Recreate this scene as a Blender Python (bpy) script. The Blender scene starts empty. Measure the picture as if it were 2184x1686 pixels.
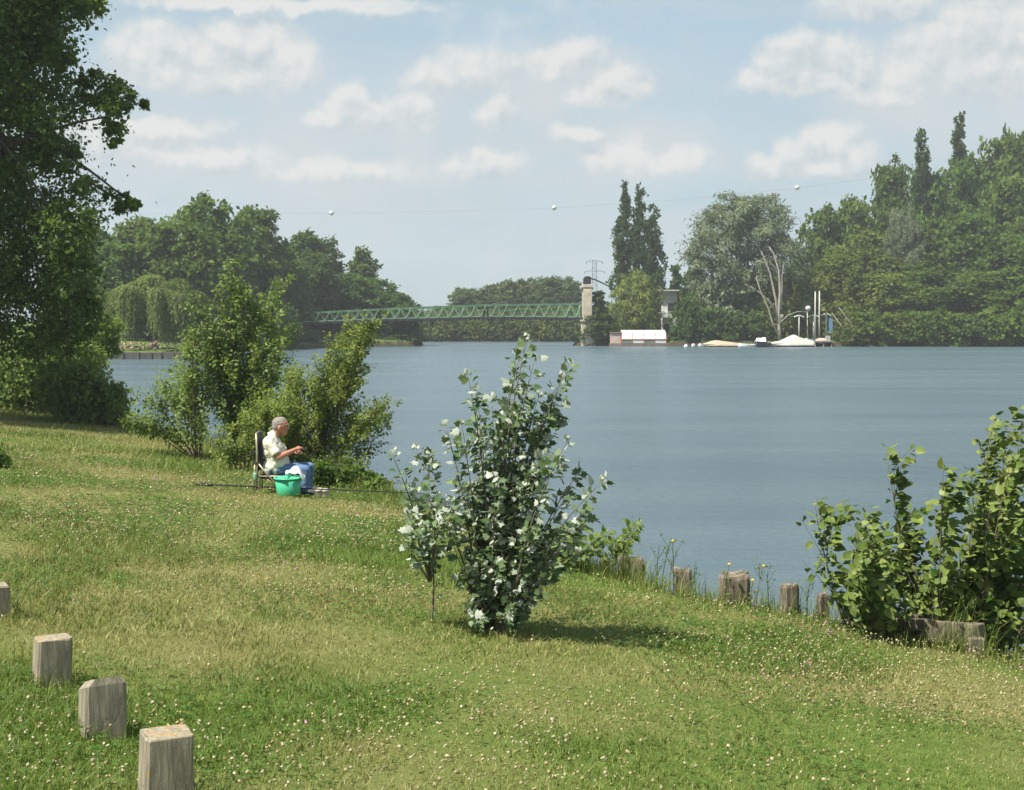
import bpy, bmesh, math, random
import numpy as np
from mathutils import Vector, Matrix

R = math.radians
scene = bpy.context.scene
COL = scene.collection
rng = np.random.default_rng(11)
random.seed(5)

# ------------------------------------------------------------------ camera
FPX = 3000.0            # focal length in the measuring grid (2184 px wide)
CX, HY, CAMZ = 1092.0, 688.0, 3.5
cam_d = bpy.data.cameras.new('camera')
cam = bpy.data.objects.new('camera', cam_d)
COL.objects.link(cam)
cam.location = (0, 0, CAMZ)
cam.rotation_euler = (R(90), 0, 0)
cam_d.sensor_width = 36.0
cam_d.lens = FPX / 2184 * 36
cam_d.shift_y = -(843 - HY) / 2184
cam_d.clip_start = 0.1
cam_d.clip_end = 6000
scene.camera = cam

# ------------------------------------------------------------------ light
SUN_EL = R(58)
_a = R(-122)             # azimuth of the sun, from the view direction, clockwise
SUN = Vector((math.sin(_a) * math.cos(SUN_EL), math.cos(_a) * math.cos(SUN_EL), math.sin(SUN_EL)))
sun_d = bpy.data.lights.new('sun', 'SUN')
sun_d.energy = 4.8
sun_d.angle = R(0.55)
sun_d.color = (1.0, 0.95, 0.86)
sun = bpy.data.objects.new('sun', sun_d)
COL.objects.link(sun)
sun.rotation_euler = (-SUN).to_track_quat('-Z', 'Y').to_euler()
sun.location = (0, 0, 60)

scene.view_settings.view_transform = 'Standard'
scene.view_settings.look = 'None'
scene.view_settings.exposure = 0.92
scene.view_settings.gamma = 1.0
scene.view_settings.use_curve_mapping = False
scene.render.engine = 'CYCLES'
scene.cycles.use_denoising = True
scene.cycles.max_bounces = 8
scene.cycles.diffuse_bounces = 4
scene.cycles.glossy_bounces = 3
scene.cycles.transmission_bounces = 3
scene.cycles.volume_bounces = 0
scene.cycles.sample_clamp_indirect = 4.0
scene.cycles.sample_clamp_direct = 6.0
scene.cycles.caustics_reflective = False
scene.cycles.caustics_refractive = False

SKY_STRENGTH = 0.1


class NG:
    """small node-graph helper"""
    def __init__(self, nt):
        self.nt = nt
        nt.nodes.clear()

    def n(self, t, ins=None, **kw):
        nd = self.nt.nodes.new(t)
        for k, v in kw.items():
            setattr(nd, k, v)
        for k, v in (ins or {}).items():
            s = nd.inputs[k]
            if isinstance(v, tuple) and len(v) == 2 and hasattr(v[0], 'outputs'):
                self.nt.links.new(v[0].outputs[v[1]], s)
            elif hasattr(v, 'outputs'):
                self.nt.links.new(v.outputs[0], s)
            else:
                s.default_value = v
        return nd

    def math(self, op, a, b=0.0, c=None, clamp=False):
        ins = {0: a, 1: b}
        if c is not None:
            ins[2] = c
        return self.n('ShaderNodeMath', ins, operation=op, use_clamp=clamp)

    def vmath(self, op, a, b=None):
        ins = {0: a}
        if b is not None:
            ins[1] = b
        return self.n('ShaderNodeVectorMath', ins, operation=op)

    def mix(self, f, a, b, blend='MIX'):
        return self.n('ShaderNodeMixRGB', {0: f, 1: a, 2: b}, blend_type=blend)

    def smooth(self, v, lo, hi, a=0.0, b=1.0):
        return self.n('ShaderNodeMapRange', {0: v, 1: lo, 2: hi, 3: a, 4: b}, interpolation_type='SMOOTHSTEP')

    def noise(self, vec, scale, detail=4, rough=0.55, dist=0.0):
        return self.n('ShaderNodeTexNoise', {'Vector': vec, 'Scale': scale, 'Detail': detail,
                                             'Roughness': rough, 'Distortion': dist})


def build_world():
    w = bpy.data.worlds.new('World')
    scene.world = w
    w.use_nodes = True
    g = NG(w.node_tree)
    sky = g.n('ShaderNodeTexSky', sky_type='NISHITA')
    sky.sun_disc = False
    sky.sun_elevation = SUN_EL
    sky.sun_rotation = math.atan2(SUN.x, SUN.y)
    sky.air_density = 1.0
    sky.dust_density = 1.2
    sky.ozone_density = 1.6
    tc = g.n('ShaderNodeTexCoord')
    sep = g.n('ShaderNodeSeparateXYZ', {0: (tc, 'Generated')})
    az = g.math('ARCTAN2', (sep, 0), (sep, 1))
    el = g.math('ARCSINE', (sep, 2))
    p = g.n('ShaderNodeCombineXYZ', {0: az, 1: el, 2: 0.0})
    # warp so that cloud edges billow
    wn = g.noise((tc, 'Generated'), 38.0, 6, 0.62)
    wv = g.vmath('MULTIPLY', g.vmath('SUBTRACT', (wn, 'Color'), (0.5, 0.5, 0.5)), (0.026, 0.026, 0.0))
    pw = g.vmath('ADD', p, wv)
    blobs = [  # cumulus heads: x, y, rx, ry in the measuring grid
        (285, 130, 58, 52), (330, 108, 60, 58), (385, 122, 58, 52), (440, 142, 58, 48), (492, 112, 58, 55), (548, 100, 68, 62), (605, 128, 60, 55), (640, 160, 45, 35), (450, 178, 190, 32),
        (1620, 178, 48, 30), (1668, 145, 55, 48), (1722, 128, 58, 50), (1782, 136, 58, 50), (1832, 165, 48, 36), (1730, 188, 130, 26),
        (1930, 165, 62, 48), (1990, 122, 72, 62), (2060, 98, 78, 68), (2135, 88, 84, 74), (2200, 110, 84, 74), (2100, 180, 150, 55), (1880, 220, 95, 26), (1880, 22, 130, 36),
        (1640, 362, 42, 28), (1690, 338, 46, 40), (1742, 316, 46, 42), (1792, 320, 48, 40), (1832, 346, 42, 30), (1740, 368, 110, 20),
        (1312, 182, 62, 42), (1262, 206, 52, 26), (1354, 192, 40, 28), (1060, 240, 48, 40), (1000, 148, 62, 42), (932, 164, 60, 32), (1062, 150, 52, 42), (1240, 114, 52, 34), (1188, 140, 70, 32), (740, 226, 48, 42),
        (702, 256, 46, 24), (790, 250, 60, 30), (872, 240, 62, 38), (1290, 345, 46, 38), (1342, 336, 52, 40), (1392, 350, 40, 28), (1050, 350, 60, 34), (980, 366, 52, 28), (1240, 285, 52, 20), (1450, 342, 70, 26),
        (720, 370, 150, 28), (300, 290, 150, 24), (250, 325, 100, 36), (450, 345, 140, 30), (560, 18, 330, 18),
    ]
    def field(pos):
        acc = None
        for (x, y, rx, ry) in blobs:
            a0 = math.atan((x - CX) / FPX)
            e0 = math.atan((HY - y) / FPX)
            d = g.vmath('MULTIPLY', g.vmath('SUBTRACT', pos, (a0, e0, 0)), (FPX / rx / 1.42, FPX / ry / 1.42, 0))
            ln = g.n('ShaderNodeVectorMath', {0: d}, operation='LENGTH')
            f = g.math('SUBTRACT', 1.0, (ln, 'Value'))
            acc = f if acc is None else g.math('SMOOTH_MAX', acc, f, 0.14)
        return acc
    acc = field(pw)
    acc_up = field(g.vmath('ADD', pw, (-0.005, 0.010, 0)))     # the same field a little towards the sun
    # the same kind of cloud all round the sky
    gen = g.noise(g.vmath('MULTIPLY', (tc, 'Generated'), (1, 1, 2.2)), 3.2, 4, 0.55)
    genf = g.math('MULTIPLY', g.math('SUBTRACT', gen, 0.63), 3.0)
    acc = g.math('MAXIMUM', acc, genf)
    det = g.noise((tc, 'Generated'), 60.0, 6, 0.6)
    det2 = g.noise(g.vmath('ADD', (tc, 'Generated'), (-0.004, 0.0, 0.008)), 60.0, 6, 0.6)
    big = g.noise((tc, 'Generated'), 15.0, 4, 0.55)
    fld = g.math('ADD', acc, g.math('MULTIPLY', g.math('SUBTRACT', det, 0.5), 0.50))
    mask = g.smooth(fld, -0.02, 0.60)
    # sunlit tops and grey bases
    lit = g.math('MULTIPLY', g.math('SUBTRACT', acc, acc_up), 0.75)
    lit = g.math('ADD', lit, g.math('MULTIPLY', g.math('SUBTRACT', det, det2), 1.7))
    lit = g.math('ADD', lit, g.math('MULTIPLY', g.math('SUBTRACT', big, 0.5), 0.8))
    lit = g.math('ADD', lit, 0.58, clamp=True)
    k = 1.0 / SKY_STRENGTH
    grey = (0.285 * k, 0.322 * k, 0.345 * k, 1)
    white = (0.425 * k, 0.427 * k, 0.415 * k, 1)
    ccol = g.mix(lit, grey, white)
    # thin milky veil, everywhere, thicker towards the horizon
    veiln = g.noise(g.vmath('MULTIPLY', (tc, 'Generated'), (1, 1, 3.0)), 7.0, 5, 0.6)
    veil = g.math('MULTIPLY', g.smooth(el, 0.0, 0.30, 0.96, 0.84), g.smooth(veiln, 0.25, 0.75, 0.72, 1.0))
    base = g.mix(veil, sky, (0.238 * k, 0.308 * k, 0.340 * k, 1))
    # flat grey cloud sheets between the cumulus
    shn = g.noise(g.vmath('MULTIPLY', (tc, 'Generated'), (1, 1, 2.6)), 9.0, 5, 0.6, 0.4)
    sheet = g.math('MULTIPLY', g.smooth(shn, 0.34, 0.68), g.smooth(el, 0.03, 0.20, 0.75, 0.42))
    base = g.mix(sheet, base, (0.310 * k, 0.345 * k, 0.365 * k, 1))
    soft = None
    for (x, y, rx, ry) in [(760, 330, 620, 190), (330, 320, 330, 150), (1080, 210, 420, 150), (1350, 320, 330, 110), (2050, 230, 420, 200), (480, 160, 330, 140)]:
        d = g.vmath('MULTIPLY', g.vmath('SUBTRACT', pw, (math.atan((x - CX) / FPX), math.atan((HY - y) / FPX), 0)), (FPX / rx, FPX / ry, 0))
        f = g.math('SUBTRACT', 1.0, (g.n('ShaderNodeVectorMath', {0: d}, operation='LENGTH'), 'Value'))
        soft = f if soft is None else g.math('SMOOTH_MAX', soft, f, 0.3)
    vs = g.math('MULTIPLY', g.smooth(soft, 0.0, 0.75), g.smooth(big, 0.30, 0.62, 0.45, 0.95))
    base = g.mix(vs, base, (0.338 * k, 0.362 * k, 0.374 * k, 1))
    m = g.math('MULTIPLY', mask, g.smooth(el, 0.0, 0.09, 0.25, 0.90))
    col = g.mix(m, base, ccol)
    bg = g.n('ShaderNodeBackground', {'Color': col, 'Strength': SKY_STRENGTH})
    out = g.n('ShaderNodeOutputWorld', {'Surface': bg})
    w.cycles.sampling_method = 'MANUAL'
    w.cycles.sample_map_resolution = 512


build_world()

# ------------------------------------------------------------------ helpers
def tag(o, label=None, cat=None, group=None, kind=None):
    if label: o['label'] = label
    if cat: o['category'] = cat
    if group: o['group'] = group
    if kind: o['kind'] = kind
    return o


def empty(name, loc, rz=0.0):
    o = bpy.data.objects.new(name, None)
    o.empty_display_size = 0.2
    COL.objects.link(o)
    o.location = loc
    o.rotation_euler = (0, 0, rz)
    return o


def mesh_np(name, V, F, smooth=False, mats=(), midx=None, attrs=None):
    """mesh from numpy; F is an (n,k) array or a list of such arrays / lists of index tuples"""
    me = bpy.data.meshes.new(name)
    if isinstance(F, np.ndarray):
        F = [F]
    loops = np.concatenate([f.reshape(-1) for f in F]).astype(np.int32)
    sizes = np.concatenate([np.full(len(f), f.shape[1], np.int32) for f in F])
    starts = np.concatenate([[0], np.cumsum(sizes)[:-1]]).astype(np.int32)
    me.vertices.add(len(V))
    me.vertices.foreach_set('co', np.ascontiguousarray(V, np.float32).reshape(-1))
    me.loops.add(len(loops))
    me.loops.foreach_set('vertex_index', loops)
    me.polygons.add(len(sizes))
    me.polygons.foreach_set('loop_start', starts)
    me.polygons.foreach_set('loop_total', sizes)
    if smooth:
        me.polygons.foreach_set('use_smooth', np.ones(len(sizes), bool))
    for m in mats:
        me.materials.append(m)
    if midx is not None:
        me.polygons.foreach_set('material_index', np.asarray(midx, np.int32))
    for an, av in (attrs or {}).items():
        a = me.attributes.new(an, 'FLOAT', 'POINT')
        a.data.foreach_set('value', np.ascontiguousarray(av, np.float32))
    me.update(calc_edges=True)
    return me


class MB:
    """collects solids and links them as ONE mesh object"""
    def __init__(self):
        self.V, self.F, self.n, self.S = [], [], 0, []

    def add(self, V, F, smooth=False):
        V = np.asarray(V, float)
        self.V.append(V)
        for f in F:
            self.F.append(tuple(int(i) + self.n for i in f))
            self.S.append(smooth)
        self.n += len(V)
        return self

    def box(self, c, s, rz=0.0, M=None, jit=0.0):
        c = np.array(c, float); s = np.array(s, float) / 2
        V = np.array([[x, y, z] for z in (-1, 1) for y in (-1, 1) for x in (-1, 1)], float) * s
        if jit:
            V += rng.normal(0, jit, V.shape)
        if M is not None:
            V = V @ np.array(M).T
        elif rz:
            ca, sa = math.cos(rz), math.sin(rz)
            V = V @ np.array([[ca, -sa, 0], [sa, ca, 0], [0, 0, 1]]).T
        return self.add(V + c, [(0, 2, 3, 1), (4, 5, 7, 6), (0, 1, 5, 4), (2, 6, 7, 3), (0, 4, 6, 2), (1, 3, 7, 5)])

    def bar(self, a, b, w, h, up=(0, 0, 1)):
        a = np.array(a, float); b = np.array(b, float)
        d = b - a; L = np.linalg.norm(d); d = d / L
        up = np.array(up, float)
        s = np.cross(d, up); s /= np.linalg.norm(s)
        u = np.cross(s, d)
        return self.box((a + b) / 2, (L, w, h), M=np.stack([d, s, u], 1))

    def tube(self, pts, rad, seg=8, cap=True, smooth=True):
        V, F = tube_vf(pts, rad, seg, cap)
        return self.add(V, F, smooth)

    def lathe(self, prof, seg=24, c=(0, 0, 0), smooth=True):
        V = []; F = []
        for (r, z) in prof:
            for i in range(seg):
                a = 2 * math.pi * i / seg
                V.append((c[0] + r * math.cos(a), c[1] + r * math.sin(a), c[2] + z))
        for j in range(len(prof) - 1):
            for i in range(seg):
                k = (i + 1) % seg
                F.append((j * seg + i, j * seg + k, (j + 1) * seg + k, (j + 1) * seg + i))
        return self.add(V, F, smooth)

    def ball(self, c, r, seg=12, rings=8):
        r = np.array(r if hasattr(r, '__len__') else (r, r, r), float)
        V = []; F = []
        for j in range(rings + 1):
            t = math.pi * j / rings
            for i in range(seg):
                a = 2 * math.pi * i / seg
                V.append((c[0] + r[0] * math.sin(t) * math.cos(a), c[1] + r[1] * math.sin(t) * math.sin(a), c[2] + r[2] * math.cos(t)))
        for j in range(rings):
            for i in range(seg):
                k = (i + 1) % seg
                F.append((j * seg + i, (j + 1) * seg + i, (j + 1) * seg + k, j * seg + k))
        return self.add(V, F, True)

    def mesh(self, name, mat=None):
        me = bpy.data.meshes.new(name)
        V = np.concatenate(self.V)
        me.from_pydata([tuple(v) for v in V], [], self.F)
        me.polygons.foreach_set('use_smooth', np.array(self.S, bool))
        if mat: me.materials.append(mat)
        me.update()
        return me

    def build(self, name, mat=None, parent=None, bevel=0.0, seg=2):
        o = bpy.data.objects.new(name, self.mesh(name, mat))
        COL.objects.link(o)
        if parent: o.parent = parent
        if bevel:
            b = o.modifiers.new('bevel', 'BEVEL'); b.width = bevel; b.segments = seg; b.limit_method = 'ANGLE'
        return o


def tube_vf(pts, rad, seg=8, cap=True):
    pts = np.asarray(pts, float)
    n = len(pts)
    rad = np.full(n, rad, float) if np.isscalar(rad) else np.asarray(rad, float)
    tg = np.gradient(pts, axis=0)
    tg /= np.maximum(np.linalg.norm(tg, axis=1, keepdims=True), 1e-9)
    ref = np.array([0.31, 0.77, 0.55])
    if abs(np.dot(ref, tg[0])) > 0.95: ref = np.array([1.0, 0, 0])
    V = []
    s = np.cross(tg[0], ref); s /= np.linalg.norm(s)
    for i in range(n):
        s = s - tg[i] * np.dot(s, tg[i]); s /= max(np.linalg.norm(s), 1e-9)
        u = np.cross(tg[i], s)
        for k in range(seg):
            a = 2 * math.pi * k / seg
            V.append(pts[i] + rad[i] * (math.cos(a) * s + math.sin(a) * u))
    F = []
    for i in range(n - 1):
        for k in range(seg):
            m = (k + 1) % seg
            F.append((i * seg + k, i * seg + m, (i + 1) * seg + m, (i + 1) * seg + k))
    if cap:
        F.append(tuple(range(seg))[::-1])
        F.append(tuple((n - 1) * seg + k for k in range(seg)))
    return np.array(V), F


def bez(p0, p1, p2, n=8):
    t = np.linspace(0, 1, n)[:, None]
    return (1 - t) ** 2 * np.array(p0, float) + 2 * t * (1 - t) * np.array(p1, float) + t ** 2 * np.array(p2, float)


def link(name, me, parent=None, loc=None):
    o = bpy.data.objects.new(name, me)
    COL.objects.link(o)
    if parent: o.parent = parent
    if loc is not None: o.location = loc
    return o


def copy_tree(o, parent=None):
    c = o.copy(); COL.objects.link(c)
    if parent is not None: c.parent = parent
    for ch in [x for x in o.children]:
        copy_tree(ch, c)
    return c


# value noise -------------------------------------------------------------
_tab = np.random.default_rng(3).random((256, 256))
def vnoise(x, y):
    xi = np.floor(x).astype(int); yi = np.floor(y).astype(int)
    fx = x - xi; fy = y - yi
    fx = fx * fx * (3 - 2 * fx); fy = fy * fy * (3 - 2 * fy)
    a = _tab[xi & 255, yi & 255]; b = _tab[(xi + 1) & 255, yi & 255]
    c = _tab[xi & 255, (yi + 1) & 255]; d = _tab[(xi + 1) & 255, (yi + 1) & 255]
    return (a * (1 - fx) + b * fx) * (1 - fy) + (c * (1 - fx) + d * fx) * fy
def fbm(x, y, oct=4):
    s = 0; a = 0.5; t = 0
    for i in range(oct):
        s = s + a * vnoise(x * 2 ** i + 17.3 * i, y * 2 ** i + 9.1 * i); t += a; a *= 0.5
    return s / t
def sstep(a, b, x):
    t = np.clip((x - a) / (b - a), 0, 1)
    return t * t * (3 - 2 * t)

# ------------------------------------------------------------------ terrain
RIVER = np.array([
    (30, -40), (14, -7), (9, 3), (6.2, 9), (4.7, 11.2), (3.95, 11.75), (2.75, 13.3), (1.75, 13.9), (1.3, 14.9), (0.4, 17),
    (-1.3, 21.4), (-2.6, 24), (-5, 29), (-11.1, 41), (-25, 75), (-41, 105), (-46, 125), (-40, 133.5), (-29, 135), (-30.5, 145),
    (-33, 165), (-29, 187), (-20, 199), (-14, 205), (-16, 212), (-24, 221), (-45, 236), (-120, 250), (-400, 260), (-400, 300), (-120, 290),
    (-60, 262), (-20, 256), (20, 254), (60, 252), (70, 240), (30, 232), (14, 222), (9.4, 213.5), (8.8, 211), (10, 208.6), (15, 207.0), (24, 204.5),
    (46, 203), (75, 203), (110, 190), (150, 100), (160, -40)], float)

def river_sd(X, Y):
    """signed distance, positive on land"""
    X = np.asarray(X, float); Y = np.asarray(Y, float)
    dmin = np.full(X.shape, 1e9); ins = np.zeros(X.shape, bool)
    n = len(RIVER)
    for i in range(n):
        ax, ay = RIVER[i]; bx, by = RIVER[(i + 1) % n]
        dx, dy = bx - ax, by - ay
        t = np.clip(((X - ax) * dx + (Y - ay) * dy) / (dx * dx + dy * dy), 0, 1)
        dmin = np.minimum(dmin, np.hypot(X - ax - t * dx, Y - ay - t * dy))
        cond = ((ay > Y) != (by > Y))
        with np.errstate(divide='ignore', invalid='ignore'):
            xi = ax + (Y - ay) * dx / (dy if dy != 0 else 1e-9)
        ins ^= cond & (X < xi)
    return np.where(ins, -dmin, dmin)

def ground(X, Y, d=None):
    X = np.asarray(X, float); Y = np.asarray(Y, float)
    if d is None: d = river_sd(X, Y)
    plane = np.clip(1.803 - 0.0974 * X - 0.059 * Y, 0.55, 2.6)
    near = plane + 0.035 * (fbm(X * 0.6, Y * 0.6, 3) - 0.5)
    far = 0.75 + 0.05 * np.clip(d, 0, 60) + 0.6 * (fbm(X * 0.05, Y * 0.05, 3) - 0.5)
    right = 0.8 + 0.17 * np.clip(d - 4, 0, 60)
    far = np.where((X > 26) & (Y > 150), 0.6 * right + 0.4 * far, far)
    w = sstep(62, 100, Y)
    h = near * (1 - w) + far * w
    k = sstep(-0.55, 0.22, d)
    k2 = sstep(-1.2, 0.9, d)
    k = k * (1 - w) + k2 * w
    return -1.3 + (h + 1.3) * k

def gz(x, y):
    return float(ground(np.array([x]), np.array([y]))[0])

def wx(px, Y):
    return (px - CX) / FPX * Y
def wz(py, Y):
    return CAMZ - (py - HY) / FPX * Y

def axis(segs):
    out = []
    for a, b, s in segs:
        out.append(np.arange(a, b, s))
    return np.unique(np.concatenate(out + [[segs[-1][1]]]))

def dryness(X, Y):
    n = fbm(X * 0.42 + 4.2, Y * 0.26 + 1.7, 4)
    n2 = fbm(X * 1.7 + 14.2, Y * 1.1 + 7.7, 3)
    streak = fbm(X * 0.15 + 2.0, Y * 0.75 + 5.0, 3)
    return np.clip(0.45 * n + 0.25 * n2 + 0.45 * streak - 0.06, 0, 1)

# ------------------------------------------------------------------ materials
def mat(name):
    m = bpy.data.materials.new(name)
    m.use_nodes = True
    return m, NG(m.node_tree)

def finish(g, bsdf, disp=None):
    o = g.n('ShaderNodeOutputMaterial', {'Surface': bsdf})

def plain(name, col, rough=0.6, metal=0.0, var=0.12, scale=8.0, bump=0.0, bscale=40.0, spec=0.4):
    m, g = mat(name)
    tc = g.n('ShaderNodeTexCoord')
    nz = g.noise((tc, 'Object'), scale, 4, 0.6)
    c = tuple(col) + (1,)
    lo = tuple(x * (1 - var) for x in col) + (1,)
    hi = tuple(min(1, x * (1 + var)) for x in col) + (1,)
    cc = g.mix(g.smooth(nz, 0.3, 0.7), lo, hi)
    ins = {'Base Color': cc, 'Roughness': rough, 'Metallic': metal, 'Specular IOR Level': spec}
    if bump:
        b = g.n('ShaderNodeBump', {'Height': g.noise((tc, 'Object'), bscale, 4, 0.6), 'Strength': bump, 'Distance': 0.02})
        ins['Normal'] = b
    finish(g, g.n('ShaderNodeBsdfPrincipled', ins))
    return m

def leaf_mat(name, dark, light, trans=0.35, rough=0.45, hue=0.02, tcol=None, spec=0.35, val=0.25):
    m, g = mat(name)
    at = g.n('ShaderNodeAttribute', attribute_name='tint')
    oi = g.n('ShaderNodeObjectInfo')
    col = g.mix((at, 'Fac'), tuple(dark) + (1,), tuple(light) + (1,))
    h = g.math('ADD', 0.5 - hue / 2, g.math('MULTIPLY', (oi, 'Random'), hue))
    v = g.math('ADD', 1 - val / 2, g.math('MULTIPLY', g.math('FRACT', g.math('MULTIPLY', (oi, 'Random'), 7.31)), val))
    hs = g.n('ShaderNodeHueSaturation', {'Hue': h, 'Value': v, 'Color': col})
    pb = g.n('ShaderNodeBsdfPrincipled', {'Base Color': hs, 'Roughness': rough, 'Specular IOR Level': spec})
    if tcol is None:
        tc = g.mix(0.55, hs, (0.16, 0.24, 0.02, 1))
    else:
        tc = g.mix(0.3, tuple(tcol) + (1,), hs)
    tr = g.n('ShaderNodeBsdfTranslucent', {'Color': tc})
    mx = g.n('ShaderNodeMixShader', {0: trans, 1: pb, 2: tr})
    finish(g, mx)
    return m

def bark_mat(name, a, b, scale=6.0, bump=0.6):
    m, g = mat(name)
    tc = g.n('ShaderNodeTexCoord')
    v = g.vmath('MULTIPLY', (tc, 'Object'), (1.0, 1.0, 0.22))
    nz = g.noise(v, scale, 5, 0.65, 0.4)
    col = g.mix(g.smooth(nz, 0.3, 0.7), tuple(a) + (1,), tuple(b) + (1,))
    bp = g.n('ShaderNodeBump', {'Height': nz, 'Strength': bump, 'Distance': 0.03})
    finish(g, g.n('ShaderNodeBsdfPrincipled', {'Base Color': col, 'Roughness': 0.85, 'Normal': bp, 'Specular IOR Level': 0.2}))
    return m

def timber_mat(name, base, dark, lichen=0.0, scale=1.0):
    """weathered timber / concrete-grey wood with vertical grain, stains and orange lichen on its top"""
    m, g = mat(name)
    tc = g.n('ShaderNodeTexCoord'); ge = g.n('ShaderNodeNewGeometry')
    grain = g.noise(g.vmath('MULTIPLY', (tc, 'Object'), (1, 1, 0.10)), 46 * scale, 5, 0.6, 0.6)
    stain = g.noise(g.vmath('MULTIPLY', (tc, 'Object'), (1, 1, 0.35)), 9 * scale, 4, 0.6)
    speck = g.noise((tc, 'Object'), 130 * scale, 3, 0.7)
    c = g.mix(g.smooth(grain, 0.36, 0.66), tuple(dark) + (1,), tuple(base) + (1,))
    c = g.mix(g.math('MULTIPLY', g.smooth(stain, 0.50, 0.72), 0.6), c, tuple(x * 0.42 for x in dark) + (1,))
    c = g.mix(g.math('MULTIPLY', g.smooth(speck, 0.58, 0.72), 0.35), c, (0.06, 0.06, 0.045, 1))
    if lichen:
        nz = g.n('ShaderNodeSeparateXYZ', {0: (ge, 'True Normal')})
        ln = g.noise((tc, 'Object'), 17 * scale, 4, 0.6)
        up = g.smooth((nz, 2), 0.5, 0.9)
        pt = g.noise((tc, 'Object'), 22 * scale, 2, 0.5)
        f = g.math('MULTIPLY', up, g.smooth(ln, 0.46, 0.70, 0, .75 * lichen))
        f2 = g.math('MULTIPLY', g.smooth(pt, 0.68, 0.72), 0.7 * lichen)
        c = g.mix(g.math('MAXIMUM', f, f2), c, (0.33, 0.19, 0.045, 1))
    bp = g.n('ShaderNodeBump', {'Height': g.math('ADD', grain, g.math('MULTIPLY', speck, 0.4)), 'Strength': 0.55, 'Distance': 0.008})
    finish(g, g.n('ShaderNodeBsdfPrincipled', {'Base Color': c, 'Roughness': 0.9, 'Normal': bp, 'Specular IOR Level': 0.15}))
    return m

M = {}
M['bark'] = bark_mat('bark', (0.05, 0.04, 0.03), (0.13, 0.11, 0.085))
M['bark_pale'] = bark_mat('bark_pale', (0.22, 0.19, 0.15), (0.42, 0.38, 0.32))
M['twig'] = bark_mat('twig', (0.09, 0.07, 0.05), (0.2, 0.17, 0.12), 20, 0.3)
M['twig_white'] = bark_mat('twig_white', (0.25, 0.25, 0.2), (0.45, 0.45, 0.38), 20, 0.2)
M['post'] = timber_mat('post_timber', (0.34, 0.30, 0.22), (0.20, 0.175, 0.125), 1.0)
M['post_clean'] = timber_mat('post_timber_clean', (0.33, 0.29, 0.215), (0.19, 0.165, 0.12), 0.0)
M['pile'] = timber_mat('pile_timber', (0.26, 0.22, 0.165), (0.12, 0.10, 0.072), 0.12)
M['stone'] = plain('stone_pale', (0.46, 0.40, 0.30), 0.85, var=0.22, scale=0.8, bump=0.4, bscale=6)
M['stone_dark'] = plain('stone_dark', (0.085, 0.082, 0.072), 0.85, var=0.25, scale=1.5, bump=0.4, bscale=6)
M['rock'] = plain('rock', (0.44, 0.40, 0.32), 0.85, var=0.3, scale=14, bump=0.6, bscale=40)
M['bridge_green'] = plain('bridge_green_paint', (0.23, 0.36, 0.21), 0.5, var=0.10, scale=0.7)
M['bridge_dark'] = plain('bridge_dark_green', (0.10, 0.185, 0.10), 0.55, var=0.2, scale=0.7)
M['iron'] = plain('dark_iron', (0.02, 0.022, 0.024), 0.55, var=0.3, scale=1.0)
M['mesh_grey'] = plain('grey_infill', (0.17, 0.21, 0.15), 0.6, var=0.2, scale=1.0)
M['galv'] = plain('galvanised_steel', (0.20, 0.24, 0.26), 0.5, metal=0.3)
M['white'] = plain('white_paint', (0.66, 0.66, 0.64), 0.45, var=0.06, scale=2.0)
M['white_wall'] = plain('white_render', (0.52, 0.53, 0.52), 0.8, var=0.08, scale=0.6)
M['offwhite'] = plain('off_white_post', (0.46, 0.46, 0.40), 0.6, var=0.12, scale=2.0)
M['red'] = plain('red_paint', (0.45, 0.10, 0.10), 0.5)
M['pink'] = plain('pinkish_wall', (0.5, 0.38, 0.33), 0.8, var=0.15, scale=1.0)
M['tile'] = plain('brown_roof_tile', (0.22, 0.14, 0.10), 0.8, var=0.3, scale=3.0, bump=0.4, bscale=9)
M['tarp_beige'] = plain('beige_tarpaulin', (0.38, 0.32, 0.22), 0.7, var=0.12, scale=1.5, bump=0.5, bscale=3)
M['tarp_white'] = plain('white_tarpaulin', (0.42, 0.40, 0.35), 0.65, var=0.08, scale=1.5, bump=0.5, bscale=3)
M['hull_navy'] = plain('navy_hull', (0.03, 0.04, 0.06), 0.3)
M['hull_grey'] = plain('grey_hull', (0.22, 0.23, 0.22), 0.4)
M['blue'] = plain('blue_board', (0.11, 0.22, 0.38), 0.5)
M['glass'] = plain('dark_glass', (0.03, 0.035, 0.04), 0.08, spec=0.8)
M['marker'] = plain('marker_ball_silver', (0.80, 0.80, 0.78), 0.25, metal=0.55, var=0.03)
M['wire'] = plain('wire_grey', (0.32, 0.36, 0.38), 0.5)
M['dock'] = plain('dock_timber', (0.16, 0.13, 0.10), 0.85, var=0.3, scale=2.0)
M['skin'] = plain('skin', (0.40, 0.165, 0.10), 0.5, var=0.10, scale=18)
M['hair'] = plain('grey_hair', (0.25, 0.22, 0.195), 0.8, var=0.25, scale=60, bump=0.6, bscale=160)
M['shirt'] = plain('cream_shirt', (0.62, 0.59, 0.47), 0.85, var=0.05, scale=6, bump=0.35, bscale=9)
M['jeans'] = plain('blue_jeans', (0.085, 0.145, 0.26), 0.85, var=0.28, scale=7, bump=0.3, bscale=14)
M['shoe'] = plain('dark_shoe', (0.06, 0.06, 0.065), 0.6)
M['olive_metal'] = plain('olive_metal_tube', (0.30, 0.27, 0.17), 0.4, metal=0.4)
M['chair_fabric'] = plain('charcoal_fabric', (0.035, 0.035, 0.04), 0.85, var=0.2, scale=20)
M['bucket'] = plain('green_plastic', (0.055, 0.40, 0.215), 0.35, var=0.05, scale=5)
M['bucket_rim'] = plain('green_plastic_rim', (0.07, 0.46, 0.27), 0.35, var=0.05, scale=5)
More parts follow.
